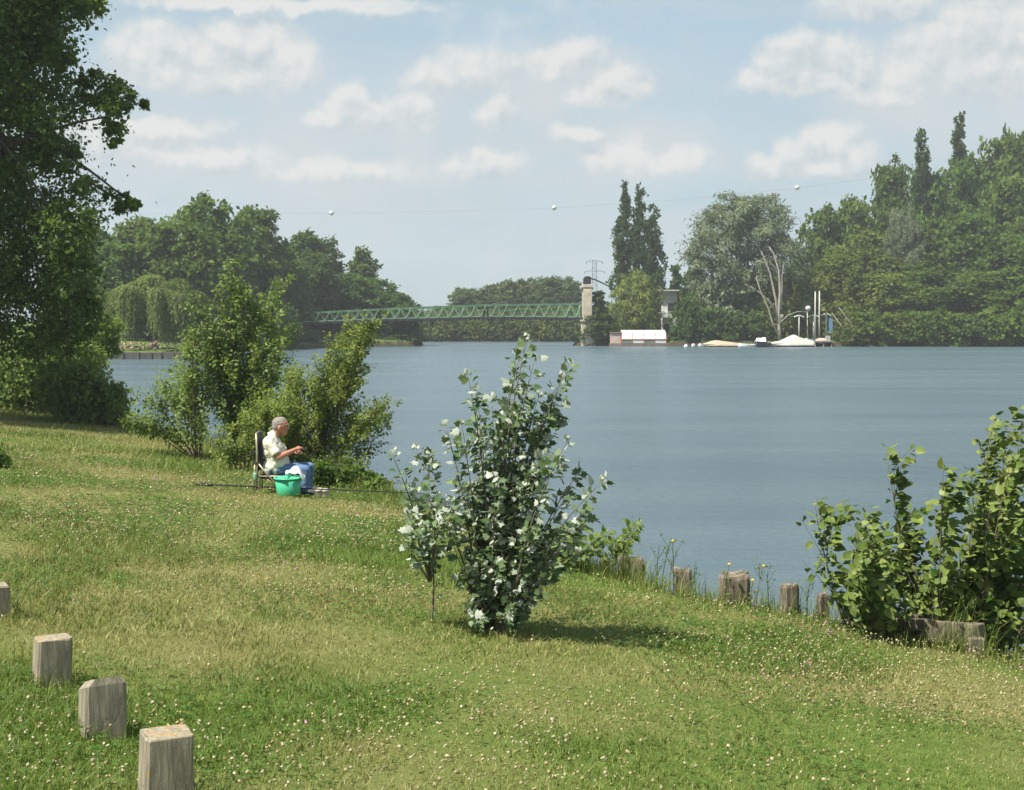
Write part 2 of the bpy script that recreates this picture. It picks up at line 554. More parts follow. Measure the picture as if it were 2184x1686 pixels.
M['cloth'] = plain('white_cloth', (0.80, 0.79, 0.77), 0.8, var=0.04, scale=9, bump=0.3, bscale=18)
M['rod'] = plain('black_rod', (0.012, 0.012, 0.013), 0.35)
M['tin'] = plain('green_can', (0.25, 0.45, 0.33), 0.3, metal=0.3)

# foliage
M['f_mid'] = leaf_mat('foliage_mid', (0.040, 0.082, 0.012), (0.135, 0.195, 0.036), 0.38, 0.6, hue=0.03, val=0.35, spec=0.10)
M['f_dark'] = leaf_mat('foliage_dark', (0.030, 0.065, 0.014), (0.095, 0.150, 0.036), 0.34, 0.6, hue=0.03, val=0.3, spec=0.10)
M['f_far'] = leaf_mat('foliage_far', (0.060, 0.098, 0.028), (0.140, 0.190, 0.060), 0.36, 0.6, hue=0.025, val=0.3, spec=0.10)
M['f_olive'] = leaf_mat('foliage_olive', (0.068, 0.098, 0.014), (0.175, 0.205, 0.040), 0.38, 0.6, hue=0.03, val=0.3, spec=0.10)
M['f_silver'] = leaf_mat('foliage_silver_willow', (0.085, 0.118, 0.052), (0.245, 0.280, 0.165), 0.32, 0.6, hue=0.01, val=0.15, tcol=(0.17, 0.22, 0.08), spec=0.10)
M['f_yellow'] = leaf_mat('foliage_yellow_willow', (0.095, 0.135, 0.024), (0.250, 0.285, 0.070), 0.38, 0.6, hue=0.01, val=0.15, spec=0.10)
M['f_weep'] = leaf_mat('foliage_weeping_willow', (0.070, 0.120, 0.020), (0.250, 0.300, 0.085), 0.40, 0.6, hue=0.01, val=0.15, spec=0.10)
M['f_popl'] = leaf_mat('foliage_lombardy', (0.030, 0.065, 0.018), (0.092, 0.145, 0.044), 0.30, 0.6, hue=0.02, val=0.25, spec=0.10)
M['f_alder'] = leaf_mat('foliage_big_alder', (0.026, 0.070, 0.010), (0.170, 0.250, 0.050), 0.45, rough=0.5, hue=0.0, val=0.0, spec=0.22)
M['f_sap'] = leaf_mat('foliage_sapling', (0.055, 0.120, 0.014), (0.270, 0.345, 0.085), 0.48, rough=0.48, hue=0.0, val=0.0, spec=0.25)
M['f_sapol'] = leaf_mat('foliage_sapling_olive', (0.075, 0.120, 0.013), (0.270, 0.325, 0.062), 0.48, rough=0.5, hue=0.0, val=0.0, spec=0.22)
M['f_top'] = leaf_mat('white_poplar_upper', (0.100, 0.180, 0.070), (0.270, 0.365, 0.170), 0.54, rough=0.45, hue=0.0, val=0.0, spec=0.3)
M['f_under'] = leaf_mat('white_poplar_felt', (0.28, 0.34, 0.24), (0.54, 0.57, 0.48), 0.34, rough=0.9, hue=0.0, val=0.0, tcol=(0.22, 0.34, 0.12), spec=0.1)
M['f_hazel'] = leaf_mat('broad_leaf_upper', (0.065, 0.130, 0.016), (0.300, 0.370, 0.092), 0.48, rough=0.45, hue=0.0, val=0.0, spec=0.3)
M['f_hazel_u'] = leaf_mat('broad_leaf_under', (0.120, 0.190, 0.050), (0.280, 0.350, 0.120), 0.44, rough=0.7, hue=0.0, val=0.0, spec=0.1)
M['f_clover'] = leaf_mat('clover_leaf', (0.035, 0.085, 0.014), (0.105, 0.185, 0.036), 0.35, rough=0.6, hue=0.0, val=0.0, spec=0.12)
M['dead_twig'] = M['bark_pale']


def grass_mat():
    m, g = mat('grass_blade')
    at = g.n('ShaderNodeAttribute', attribute_name='tint')
    dr = g.n('ShaderNodeAttribute', attribute_name='dry')
    green = g.mix((at, 'Fac'), (0.072, 0.128, 0.015, 1), (0.218, 0.285, 0.055, 1))
    tan = g.mix((at, 'Fac'), (0.190, 0.175, 0.048, 1), (0.430, 0.385, 0.160, 1))
    col = g.mix((dr, 'Fac'), green, tan)
    pb = g.n('ShaderNodeBsdfPrincipled', {'Base Color': col, 'Roughness': 0.5, 'Specular IOR Level': 0.3})
    tr = g.n('ShaderNodeBsdfTranslucent', {'Color': g.mix(0.4, col, (0.2, 0.26, 0.03, 1))})
    finish(g, g.n('ShaderNodeMixShader', {0: 0.35, 1: pb, 2: tr}))
    return m
M['grass'] = grass_mat()
def flower_mat():
    m, g = mat('clover_flower')
    at = g.n('ShaderNodeAttribute', attribute_name='tint')
    cr = g.n('ShaderNodeValToRGB', {0: (at, 'Fac')})
    e = cr.color_ramp.elements
    e[0].position = 0.0; e[0].color = (0.23, 0.180, 0.085, 1)
    e[1].position = 0.80; e[1].color = (0.47, 0.44, 0.30, 1)
    for p, c in ((0.45, (0.33, 0.285, 0.155, 1)), (0.86, (0.46, 0.26, 0.33, 1)), (1.0, (0.38, 0.19, 0.27, 1))):
        x = e.new(p); x.color = c
    finish(g, g.n('ShaderNodeBsdfPrincipled', {'Base Color': cr, 'Roughness': 0.8, 'Specular IOR Level': 0.1}))
    return m
M['clover'] = flower_mat()
M['yellow_flower'] = plain('yellow_petals', (0.75, 0.45, 0.03), 0.6)


def terrain_mat():
    m, g = mat('ground_soil_turf')
    tc = g.n('ShaderNodeTexCoord'); ge = g.n('ShaderNodeNewGeometry')
    dr = g.n('ShaderNodeAttribute', attribute_name='dry')
    n1 = g.noise((tc, 'Object'), 9.0, 5, 0.65)
    n2 = g.noise((tc, 'Object'), 60.0, 4, 0.7)
    green = g.mix(g.smooth(n1, 0.3, 0.7), (0.065, 0.108, 0.018, 1), (0.115, 0.160, 0.034, 1))
    tan = g.mix(g.smooth(n2, 0.3, 0.7), (0.15, 0.135, 0.050, 1), (0.25, 0.220, 0.095, 1))
    c = g.mix((dr, 'Fac'), green, tan)
    sp = g.n('ShaderNodeSeparateXYZ', {0: (ge, 'True Normal')})
    pz = g.n('ShaderNodeSeparateXYZ', {0: (ge, 'Position')})
    soil = g.mix(n1, (0.026, 0.024, 0.015, 1), (0.065, 0.056, 0.036, 1))
    f = g.math('MAXIMUM', g.smooth((sp, 2), 0.72, 0.90, 1, 0), g.smooth((pz, 2), 0.15, 0.35, 1, 0))
    c = g.mix(f, c, soil)
    b = g.n('ShaderNodeBump', {'Height': n2, 'Strength': 0.6, 'Distance': 0.03})
    finish(g, g.n('ShaderNodeBsdfPrincipled', {'Base Color': c, 'Roughness': 0.95, 'Normal': b, 'Specular IOR Level': 0.1}))
    return m
M['terrain'] = terrain_mat()


def water_mat():
    m, g = mat('river_water')
    tc = g.n('ShaderNodeTexCoord')
    P = (tc, 'Object')
    # wind ripples: short crests running across the river, with calmer lanes
    a = g.noise(g.vmath('MULTIPLY', P, (1.0, 1.9, 1)), 3.4, 5, 0.62, 0.3)
    b = g.noise(g.vmath('MULTIPLY', P, (0.55, 1.5, 1)), 0.85, 4, 0.6, 0.3)
    c = g.noise(g.vmath('MULTIPLY', P, (1.0, 1.6, 1)), 10.0, 3, 0.6)
    lane = g.noise(g.vmath('MULTIPLY', P, (0.05, 0.30, 1)), 0.55, 4, 0.6)
    lane2 = g.noise(g.vmath('MULTIPLY', P, (0.03, 0.14, 1)), 0.6, 3, 0.5)
    amp = g.smooth(g.math('ADD', g.math('MULTIPLY', lane, 0.6), g.math('MULTIPLY', lane2, 0.4)), 0.30, 0.70, 0.75, 1.15)
    h = g.math('ADD', g.math('MULTIPLY', a, 0.24), g.math('MULTIPLY', b, 0.30))
    h = g.math('ADD', h, g.math('MULTIPLY', c, 0.09))
    py = g.n('ShaderNodeSeparateXYZ', {0: P})
    h = g.math('MULTIPLY', h, amp)
    h = g.math('MULTIPLY', h, g.smooth((py, 1), 14.0, 34.0, 0.5, 1.0))
    bp = g.n('ShaderNodeBump', {'Height': h, 'Strength': 1.0, 'Distance': 0.42})
    col = g.mix(g.smooth(lane, 0.35, 0.65), (0.070, 0.108, 0.130, 1), (0.086, 0.124, 0.142, 1))
    rough = g.math('MULTIPLY', amp, 0.26)
    finish(g, g.n('ShaderNodeBsdfPrincipled', {'Base Color': col, 'Roughness': rough, 'IOR': 1.33, 'Specular IOR Level': 0.5, 'Normal': bp}))
    return m
M['water'] = water_mat()

# ------------------------------------------------------------------ ground and water
def build_ground():
    xs = axis([(-600, -150, 40), (-150, -60, 6), (-60, -22, 1.6), (-22, 7.5, 0.22), (7.5, 32, 1.0), (32, 120, 5), (120, 600, 25)])
    ys = axis([(-60, 0, 4), (0, 4, 0.6), (4, 34, 0.22), (34, 62, 0.5), (62, 130, 2), (130, 290, 1.6), (290, 420, 8), (420, 980, 40)])
    X, Y = np.meshgrid(xs, ys)
    d = river_sd(X, Y)
    Z = ground(X, Y, d)
    ny, nx = X.shape
    V = np.stack([X, Y, Z], -1).reshape(-1, 3)
    i = np.arange(ny - 1)[:, None] * nx + np.arange(nx - 1)[None]
    i = i.reshape(-1)
    F = np.stack([i, i + 1, i + nx + 1, i + nx], 1)
    dry = np.clip(sstep(0.36, 0.66, dryness(X, Y)) * 0.75 * (1 - sstep(60, 90, Y)), 0, 1).reshape(-1)
    me = mesh_np('ground', V, F, True, [M['terrain']], attrs={'dry': dry})
    o = link('ground', me)
    tag(o, kind='structure')
    w = MB()
    w.add([(-590, -58, 0), (400, -58, 0), (400, 420, 0), (-590, 420, 0)], [(0, 1, 2, 3)])
    wo = w.build('river_water', M['water'])
    tag(wo, kind='structure')
build_ground()

# ------------------------------------------------------------------ leaves
T_DIAMOND = (np.array([(0, 0, 0), (.45, .34, .07), (1, 0, -.03), (.45, -.34, .07)], float), [np.array([(0, 1, 2, 3)])], None)
T_NARROW = (np.array([(0, 0, 0), (.45, .13, .03), (1, 0, -.06), (.45, -.13, .03)], float), [np.array([(0, 1, 2, 3)])], None)
T_OVAL = (np.array([(0, 0, 0), (.28, .30, .05), (.70, .27, .02), (1, 0, -.07), (.70, -.27, .02), (.28, -.30, .05)], float),
          [np.array([(0, 3, 2, 1), (0, 5, 4, 3)])], None)

def two_sided(V, tris):
    """leaf with an upper face (slot 0) and a felted lower face (slot 1), a hair apart"""
    V = np.asarray(V, float)
    n = len(V)
    tris = np.asarray(tris)
    V2 = V.copy(); V2[:, 2] -= 0.018
    return np.concatenate([V, V2]), [np.concatenate([tris, tris[:, ::-1] + n])], np.array([0] * len(tris) + [1] * len(tris))

def lobed():
    out = [(0, 0, 0), (.06, .30, .03), (.24, .46, .05), (.34, .30, .04), (.62, .38, .02), (.68, .18, .03), (1.0, 0, -.10),
           (.68, -.18, .03), (.62, -.38, .02), (.34, -.30, .04), (.24, -.46, .05), (.06, -.30, .03)]
    c = (.38, 0, -.03)
    V = out + [c]
    k = len(out)
    tris = [(k, (i + 1) % k, i) for i in range(k)]
    return two_sided(V, tris)
T_LOBED = lobed()

def cordate():
    out = [(0, 0, 0), (-.05, .22, .04), (.15, .40, .06), (.45, .38, .04), (.75, .20, .0), (1.0, 0, -.12),
           (.75, -.20, .0), (.45, -.38, .04), (.15, -.40, .06), (-.05, -.22, .04)]
    V = out + [(.42, 0, -.05)]
    k = len(out)
    return two_sided(V, [(k, (i + 1) % k, i) for i in range(k)])
T_CORD = cordate()

def unit(v):
    return v / np.maximum(np.linalg.norm(v, axis=1, keepdims=True), 1e-9)

def leaves_mesh(name, P, A, N, L, tint, tmpl, mats):
    """P position, A long direction, N normal, L length"""
    T, faces, mi = tmpl
    A = unit(A)
    N = N - A * np.sum(A * N, 1, keepdims=True)
    bad = np.linalg.norm(N, axis=1) < 1e-3
    N[bad] = (0.3, 0.5, 0.8)
    N = unit(N)
    B = np.cross(N, A)
    k = len(T); n = len(P)
    V = P[:, None, :] + L[:, None, None] * (T[None, :, 0:1] * A[:, None] + T[None, :, 1:2] * B[:, None] + T[None, :, 2:3] * N[:, None])
    off = (np.arange(n) * k)
    Fs = []
    midx = []
    for f in faces:
        Fs.append((f[None] + off[:, None, None]).reshape(-1, f.shape[1]))
    if mi is not None:
        midx = np.tile(mi, n)
    return mesh_np(name, V.reshape(-1, 3), Fs, False, mats, midx if mi is not None else None,
                   {'tint': np.repeat(np.clip(tint, 0, 1), k)})

def rdir(n, r=None):
    v = (r or rng).normal(size=(n, 3))
    return unit(v)

def clumped(blobs, n, clump=0.30, per=60, shell=0.72, flat=0.75, upb=0.35, wpow=2.0):
    """leaf positions in twig clumps on the outside of a set of blobs -> P, outward, clump tint"""
    B = np.array([b[:3] for b in blobs], float)
    Rr = np.array([b[3] if np.isscalar(b[3]) else np.mean(b[3]) for b in blobs], float)
    R3 = np.array([(b[3],) * 3 if np.isscalar(b[3]) else b[3] for b in blobs], float)
    w = Rr ** wpow; w = w / w.sum()
    nc = max(4, int(n / per))
    bi = rng.choice(len(blobs), nc, p=w)
    d = rdir(nc)
    d[:, 2] += 0.12
    d = unit(d)
    rad = shell + (1.06 - shell) * rng.random(nc) ** 0.6
    C = B[bi] + d * R3[bi] * rad[:, None]
    csz = clump * Rr[bi] * (0.6 + 0.8 * rng.random(nc))
    ct = rng.random(nc)
    li = rng.integers(0, nc, n)
    off = rng.normal(size=(n, 3)) * 0.55
    off[:, 2] *= flat
    P = C[li] + off * csz[li][:, None]
    out = unit(unit(P - B[bi][li]) + 0.6 * unit(off) + np.array([0, 0, upb]))
    return P, out, ct[li]

def crown_mesh(name, blobs, n, size, tmpl=T_DIAMOND, mats=(), clump=0.30, per=60, shell=0.72, rnd=0.75, droop=0.25, szv=0.35, flat=0.75, wpow=2.0):
    P, out, ct = clumped(blobs, n, clump, per, shell, flat, wpow=wpow)
    N = unit(out + rnd * rdir(n))
    A = rdir(n); A[:, 2] -= droop
    A = np.cross(N, A)
    A = unit(A + 0.4 * out)
    A[:, 2] -= droop
    L = size * (1 + szv * rng.normal(size=n)).clip(0.45, 1.8)
    t = 0.55 * ct + 0.45 * rng.random(n)
    return leaves_mesh(name, P, A, N, L, t, tmpl, list(mats))

def trunk_mesh(name, h, r, limbs, matl, seg=7, lean=(0, 0), flare=1.35):
    mb = MB()
    pts = [(0, 0, -0.4)] + [(lean[0] * t + 0.02 * h * math.sin(5 * t + 1) * t, lean[1] * t, h * t) for t in np.linspace(0.02, 1, 8)]
    mb.tube(pts, [r * flare] + [r * (1.15 - 0.85 * t) for t in np.linspace(0.02, 1, 8)], seg)
    pa = np.array(pts)
    for (t0, end, rr) in limbs:
        i = t0 * (len(pts) - 1); a = int(i); f = i - a
        p0 = pa[a] * (1 - f) + pa[min(a + 1, len(pa) - 1)] * f
        e = np.array(end, float)
        midp = (p0 + e) / 2 + np.array([0, 0, 0.12 * np.linalg.norm(e - p0)])
        mb.tube(bez(p0, midp, e, 6), np.linspace(rr, rr * 0.25, 6), 5)
    return mb.mesh(name, matl)

# ---- far tree kinds: (crown mesh, trunk mesh, native height, native width)
KINDS = {}

def blob_cloud(n, w, h, z0, rmin, rmax, power=1.0, seed=0):
    r = np.random.default_rng(seed)
    out = []
    for i in range(n):
        t = (i + 0.5) / n
        z = z0 + (h - z0) * (0.10 + 0.82 * t)
        prof = math.sin(math.pi * min(1, (0.18 + 0.78 * t))) ** power
        a = 2.399 * i + r.uniform(-.4, .4)
        rr = r.uniform(rmin, rmax) * (0.75 + 0.4 * prof)
        rad = max(0, w / 2 * prof - rr * 0.75) * r.uniform(0.75, 1.0)
        out.append((rad * math.cos(a), rad * math.sin(a), min(z, h - rr * 0.95), rr))
    return out

def make_kinds():
    for v in range(4):
        h, w = 18.0, 14.0
        bl = blob_cloud(17, w, h, 0.8, 2.0, 3.3, 0.8, 20 + v) + [(0, 0, 15.2, 2.6), (0, 0, 10, 4.5), (0, 0, 5, 4)]
        limbs = [(0.35 + 0.03 * i, (b[0] * .8, b[1] * .8, b[2] * .95), 0.16) for i, b in enumerate(bl[4:14])]
        KINDS['broad%d' % v] = (crown_mesh('crown_broad', bl, 15000, 0.60, mats=[M['f_mid']], clump=0.30, per=45), trunk_mesh('trunk_broad', 11, 0.33, limbs, M['bark']), h, w)
    for v in range(2):
        h, w = 18.0, 8.0
        bl = blob_cloud(15, w, h, 1.2, 1.2, 2.1, 0.6, 40 + v) + [(0, 0, 13, 2.4), (0, 0, 8, 2.6), (0, 0, 4.5, 2.2)]
        limbs = [(0.4 + 0.03 * i, (b[0] * .8, b[1] * .8, b[2]), 0.1) for i, b in enumerate(bl[4:12])]
        KINDS['oval%d' % v] = (crown_mesh('crown_oval', bl, 9000, 0.52, mats=[M['f_mid']], clump=0.32, per=40), trunk_mesh('trunk_oval', 13, 0.24, limbs, M['bark']), h, w)
    for v in range(3):  # lombardy poplars: upright plumes
        h, w = 25.0, 4.4
        r = np.random.default_rng(60 + v)
        bl = []
        for i in range(34):
            t = i / 33
            z = 1.6 + (h - 2.4) * t
            prof = (math.sin(math.pi * min(1.0, 0.16 + 0.50 * t + 0.12)) if t < .45 else (1 - ((t - .45) / .55) ** 1.5 * 0.93))
            a = 2.399 * i
            rad = w / 2 * prof * r.uniform(0.25, 0.72)
            rr = (0.42 + 0.52 * prof) * r.uniform(0.75, 1.2)
            bl.append((rad * math.cos(a), rad * math.sin(a), z, (rr * .72, rr * .72, rr * 1.75)))
        KINDS['lombardy%d' % v] = (crown_mesh('crown_lombardy', bl, 9000, 0.42, mats=[M['f_popl']], clump=0.42, per=30, droop=-0.6, flat=1.6), trunk_mesh('trunk_lombardy', 20, 0.3, [], M['bark']), h, w)
    # silver willow, big and billowing
    h, w = 21.0, 17.0
    bl = blob_cloud(20, w, h, 5.5, 2.0, 3.2, 0.55, 71) + [(-5.5, 0, 12, 2.6), (-6.8, 0.6, 9.5, 2.0), (1, 0, 18, 2.8), (4, 1, 16, 2.8), (-2.5, 0, 16.2, 2.7), (5.5, 0, 11, 2.8)]
    limbs = [(0.25 + 0.02 * i, (b[0] * .85, b[1] * .85, b[2]), 0.2) for i, b in enumerate(bl[2:16])]
    KINDS['silver'] = (crown_mesh('crown_silver', bl, 26000, 0.62, T_NARROW, [M['f_silver']], clump=0.30, per=70, rnd=0.6, droop=0.7), trunk_mesh('trunk_silver', 12, 0.5, limbs, M['bark']), h, w)
    # weeping willows: hanging strands from a dome
    for nm, h, w, mt, ns, seed in (('weeping', 9.0, 12.0, 'f_weep', 1900, 5),):
        r = np.random.default_rng(seed)
        P = []; A = []; Nn = []; tn = []
        nb = 30
        ba = r.uniform(0, 2 * math.pi, nb); br = np.sqrt(r.uniform(0.02, 1, nb)) * w / 2 * 0.85
        bz = h * (0.97 - 0.36 * (br / (w / 2)) ** 2) + r.normal(0, 0.22, nb)
        bt = r.random(nb)
        for i in range(ns):
            j = r.integers(nb)
            cxy = np.array([br[j] * math.cos(ba[j]), br[j] * math.sin(ba[j])]) + r.normal(0, 0.40, 2)
            rad = np.linalg.norm(cxy)
            z0 = bz[j] - 0.35 * np.linalg.norm(cxy - np.array([br[j] * math.cos(ba[j]), br[j] * math.sin(ba[j])])) ** 2 * 0.6
            od = cxy / max(rad, 1e-3)
            low = (0.4 + 3.0 * bt[j] ** 2) if rad > w * 0.24 else 3.5
            Ls = max(0.8, (z0 - low) * r.uniform(0.35, 1.0))
            m = int(Ls / 0.17)
            t = np.linspace(0, 1, m)
            x = cxy[0] + od[0] * (0.75 * np.sqrt(t)) + r.normal(0, 0.03, m)
            y = cxy[1] + od[1] * (0.75 * np.sqrt(t)) + r.normal(0, 0.03, m)
            z = z0 - Ls * t ** 1.25
            P.append(np.stack([x, y, z], 1))
            a = np.tile(np.array([od[0] * .5, od[1] * .5, -1.2]), (m, 1)) + r.normal(0, .45, (m, 3))
            A.append(a)
            Nn.append(np.tile(np.array([od[0], od[1], 0.6]), (m, 1)) + r.normal(0, .55, (m, 3)))
            tn.append(np.clip(0.5 * bt[j] + 0.5 * r.random(m), 0, 1))
        P = np.concatenate(P); A = np.concatenate(A); Nn = np.concatenate(Nn); tn = np.concatenate(tn)
        L = r.uniform(0.28, 0.55, len(P))
        me = leaves_mesh('crown_' + nm, P, A, Nn, L, tn, T_NARROW, [M[mt]])
        limbs = [(0.5, (br[j] * .9 * math.cos(ba[j]), br[j] * .9 * math.sin(ba[j]), bz[j] - .3), 0.12) for j in range(14)]
        KINDS[nm] = (me, trunk_mesh('trunk_' + nm, h * 0.7, 0.36, limbs, M['bark']), h, w)
    h, w = 9.5, 9.6
    bl = blob_cloud(16, w, h, 1.0, 1.1, 1.9, 0.55, 90) + [(0, 0, 6, 2.6), (0, 0, 3.5, 2.6)]
    limbs = [(0.4, (b[0] * .8, b[1] * .8, b[2]), 0.08) for b in bl[2:10]]
    KINDS['yellow'] = (crown_mesh('crown_yellow', bl, 12000, 0.50, T_NARROW, [M['f_yellow']], clump=0.34, per=46, rnd=0.55, droop=1.1), trunk_mesh('trunk_yellow', 6.0, 0.3, limbs, M['bark']), h, w)
    for v in range(3):
        h, w = 4.6, 6.0
        bl = blob_cloud(12, w, h, -0.6, 0.9, 1.5, 0.5, 80 + v) + [(0, 0, 1.8, 1.9), (1.6, 0.4, 1, 1.2), (-1.6, -.4, .9, 1.2), (0, -1.5, .9, 1.2)]
        limbs = [(0.3, (b[0] * .8, b[1] * .8, b[2]), 0.05) for b in bl[2:8]]
        KINDS['shrub%d' % v] = (crown_mesh('crown_shrub', bl, 5200, 0.40, mats=[M['f_dark']], clump=0.34, per=36, shell=.6), trunk_mesh('trunk_shrub', 2.4, 0.1, limbs, M['bark']), h, w)
    # conical dark evergreen
    h, w = 9.0, 4.6
    bl = []
    for i in range(22):
        t = i / 21; a = 2.399 * i; rr = 0.35 + 0.75 * (1 - t)
        rad = (w / 2 - .4) * (1 - t) ** 0.9 * 0.75
        bl.append((rad * math.cos(a), rad * math.sin(a), 0.5 + (h - 0.9) * t, rr))
    KINDS['cone'] = (crown_mesh('crown_cone', bl, 6000, 0.40, mats=[M['f_dark']], clump=0.4, per=36), trunk_mesh('trunk_cone', 7.5, 0.2, [], M['bark']), h, w)
make_kinds()

NICE = {'broad': 'broadleaf_tree', 'oval': 'slender_tree', 'lombardy': 'lombardy_poplar', 'silver': 'silver_willow', 'weeping': 'weeping_willow',
        'yellow': 'golden_willow', 'shrub': 'waterside_shrub', 'cone': 'evergreen_tree'}

def far_tree(kind, px, topy, wpx, Y, material=None, label='', cat='tree', group=None, rot=None, dz=0.0, bottom=None):
    crown, trunk, h0, w0 = KINDS[kind]
    X = wx(px, Y)
    z = gz(X, Y) + dz
    h = max(1.0, wz(topy, Y) - z)
    w = wpx / FPX * Y
    e = empty(NICE[kind.rstrip('0123456789')], (X, Y, z - 0.05), rng.uniform(0, 6.28) if rot is None else rot)
    e.scale = (w / w0, w / w0, h / h0)
    tag(e, label, cat, group)
    t = link('trunk', trunk, e)
    c = link('crown', crown, e)
    if material:
        c.material_slots[0].link = 'OBJECT'
        c.material_slots[0].material = M[material]
    return e

# ------------------------------------------------------------------ far banks: trees
# left wood
G_LW = 'trees in the wood on the left bank'
LB = 'tall round-crowned broadleaf tree in the wood behind the weeping willow'
for (k, px, ty, w, Y, m, lab) in [('broad0', 440, 418, 250, 178, 'f_mid', 'tallest round-crowned tree of the left wood, above the weeping willow'),
                                  ('broad1', 300, 468, 200, 184, 'f_mid', LB), ('broad2', 540, 446, 190, 190, 'f_mid', 'tall round tree between the tallest crown and the slender dark trees'),
                                  ('broad3', 370, 470, 230, 168, 'f_mid', LB), ('broad1', 190, 480, 200, 176, 'f_mid', LB),
                                  ('broad0', 590, 520, 170, 196, 'f_dark', 'dark round tree hiding the stone tower in the left wood'), ('broad2', 250, 520, 180, 165, 'f_mid', LB)]:
    far_tree(k, px, ty, w, Y, m, lab, 'tree', G_LW)
for (k, px, ty, w, Y, m) in [('oval0', 648, 488, 120, 212, 'f_dark'), ('oval1', 692, 503, 110, 216, 'f_dark'), ('oval0', 668, 530, 120, 207, 'f_dark')]:
    far_tree(k, px, ty, w, Y, m, 'slender dark tree rising above the wood near the bridge', 'tree', G_LW)
far_tree('oval1', 772, 526, 92, 222, 'f_mid', 'rounded columnar tree standing above the sloping end of the left wood', 'tree', G_LW)
for (k, px, ty, w, Y, m) in [('broad1', 740, 585, 170, 211, 'f_dark'), ('broad2', 800, 596, 150, 215, 'f_mid'), ('broad3', 840, 622, 120, 212, 'f_dark'), ('broad0', 865, 650, 70, 209, 'f_dark'), ('broad0', 690, 575, 170, 210, 'f_dark')]:
    far_tree(k, px, ty, w, Y, m, 'low spreading tree overhanging the water beyond the green bridge', 'tree', G_LW)
for i, (px, ty, w, Y) in enumerate([(600, 655, 90, 188), (575, 640, 120, 180), (520, 650, 130, 172), (650, 702, 70, 192), (700, 690, 100, 209), (760, 690, 110, 209), (820, 690, 100, 210), (855, 695, 75, 210)]):
    far_tree('shrub%d' % (i % 3), px, ty, w, Y, 'f_dark', 'dark leafy shrub hugging the foot of the left wood', 'shrub', 'shrubs along the left bank')
for i, (px, ty, w, Y) in enumerate([(700, 712, 90, 204), (750, 708, 90, 206), (800, 706, 90, 206.5), (845, 705, 80, 207), (872, 708, 60, 207.2), (880, 722, 40, 207.5), (640, 715, 90, 195), (590, 705, 90, 188), (540, 712, 80, 178), (500, 720, 70, 170)]):
    far_tree('shrub%d' % (i % 3), px, ty, w, Y, 'f_dark', 'dark bushy shrub at the foot of the left wood', 'shrub', 'shrubs along the left bank', dz=-.55)
far_tree('weeping', 330, 583, 235, 140, 'f_weep', 'broad pale green weeping willow over the low quay on the left bank', 'tree')
far_tree('weeping', 196, 600, 150, 143, 'f_weep', 'weeping willow half hidden behind the big dark alder', 'tree')
# far wood
G_FW = 'trees of the far wood beyond the bridge'
for i, (px, ty, w) in enumerate([(985, 612, 60), (1020, 614, 55), (1055, 604, 60), (1085, 596, 60), (1115, 594, 60), (1145, 591, 62), (1172, 588, 60), (1200, 589, 58), (1222, 596, 46)]):
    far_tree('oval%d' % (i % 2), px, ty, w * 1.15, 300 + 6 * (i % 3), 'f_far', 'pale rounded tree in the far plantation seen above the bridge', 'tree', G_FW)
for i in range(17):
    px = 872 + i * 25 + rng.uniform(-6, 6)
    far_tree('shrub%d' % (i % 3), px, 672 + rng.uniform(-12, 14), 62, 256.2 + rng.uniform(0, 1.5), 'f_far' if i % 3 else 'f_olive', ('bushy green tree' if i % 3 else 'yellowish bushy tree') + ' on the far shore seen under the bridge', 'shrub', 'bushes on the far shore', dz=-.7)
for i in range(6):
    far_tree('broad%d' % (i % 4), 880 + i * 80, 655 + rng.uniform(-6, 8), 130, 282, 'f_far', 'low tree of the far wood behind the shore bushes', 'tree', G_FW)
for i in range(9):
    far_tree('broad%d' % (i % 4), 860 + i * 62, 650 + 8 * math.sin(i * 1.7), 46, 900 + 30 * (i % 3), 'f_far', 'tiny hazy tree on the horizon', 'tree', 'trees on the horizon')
# three lombardy poplars
for (k, px, ty, w, nm) in [('lombardy0', 1332, 391, 56, 'tall dark poplar with broad foot, first of three from the stone tower'),
                           ('lombardy1', 1364, 389, 50, 'tall dark poplar in the middle of the three beside the stone tower'),
                           ('lombardy2', 1394, 430, 56, 'shortest of the three dark poplars, beside the big silver willow')]:
    far_tree(k, px, ty, w, 228, 'f_popl', nm, 'tree', 'row of three poplars')
far_tree('yellow', 1358, 578, 126, 217, 'f_yellow', 'yellow-green willow below the three poplars', 'tree')
far_tree('cone', 1276, 618, 84, 209.6, 'f_dark', 'dark ivy-green bush climbing against the stone tower', 'shrub')
far_tree('shrub0', 1290, 692, 60, 208.8, 'f_dark', 'low dark shrub at the foot of the stone tower', 'shrub')
far_tree('cone', 1440, 562, 72, 240, 'f_dark', 'dark blue-green conifer behind the white house', 'tree')
far_tree('broad2', 1478, 575, 90, 244, 'f_dark', 'dark round tree between the conifer and the silver willow', 'tree')
far_tree('silver', 1590, 410, 250, 214, 'f_silver', 'huge silvery willow towering over the moored boats', 'tree', rot=0.0)
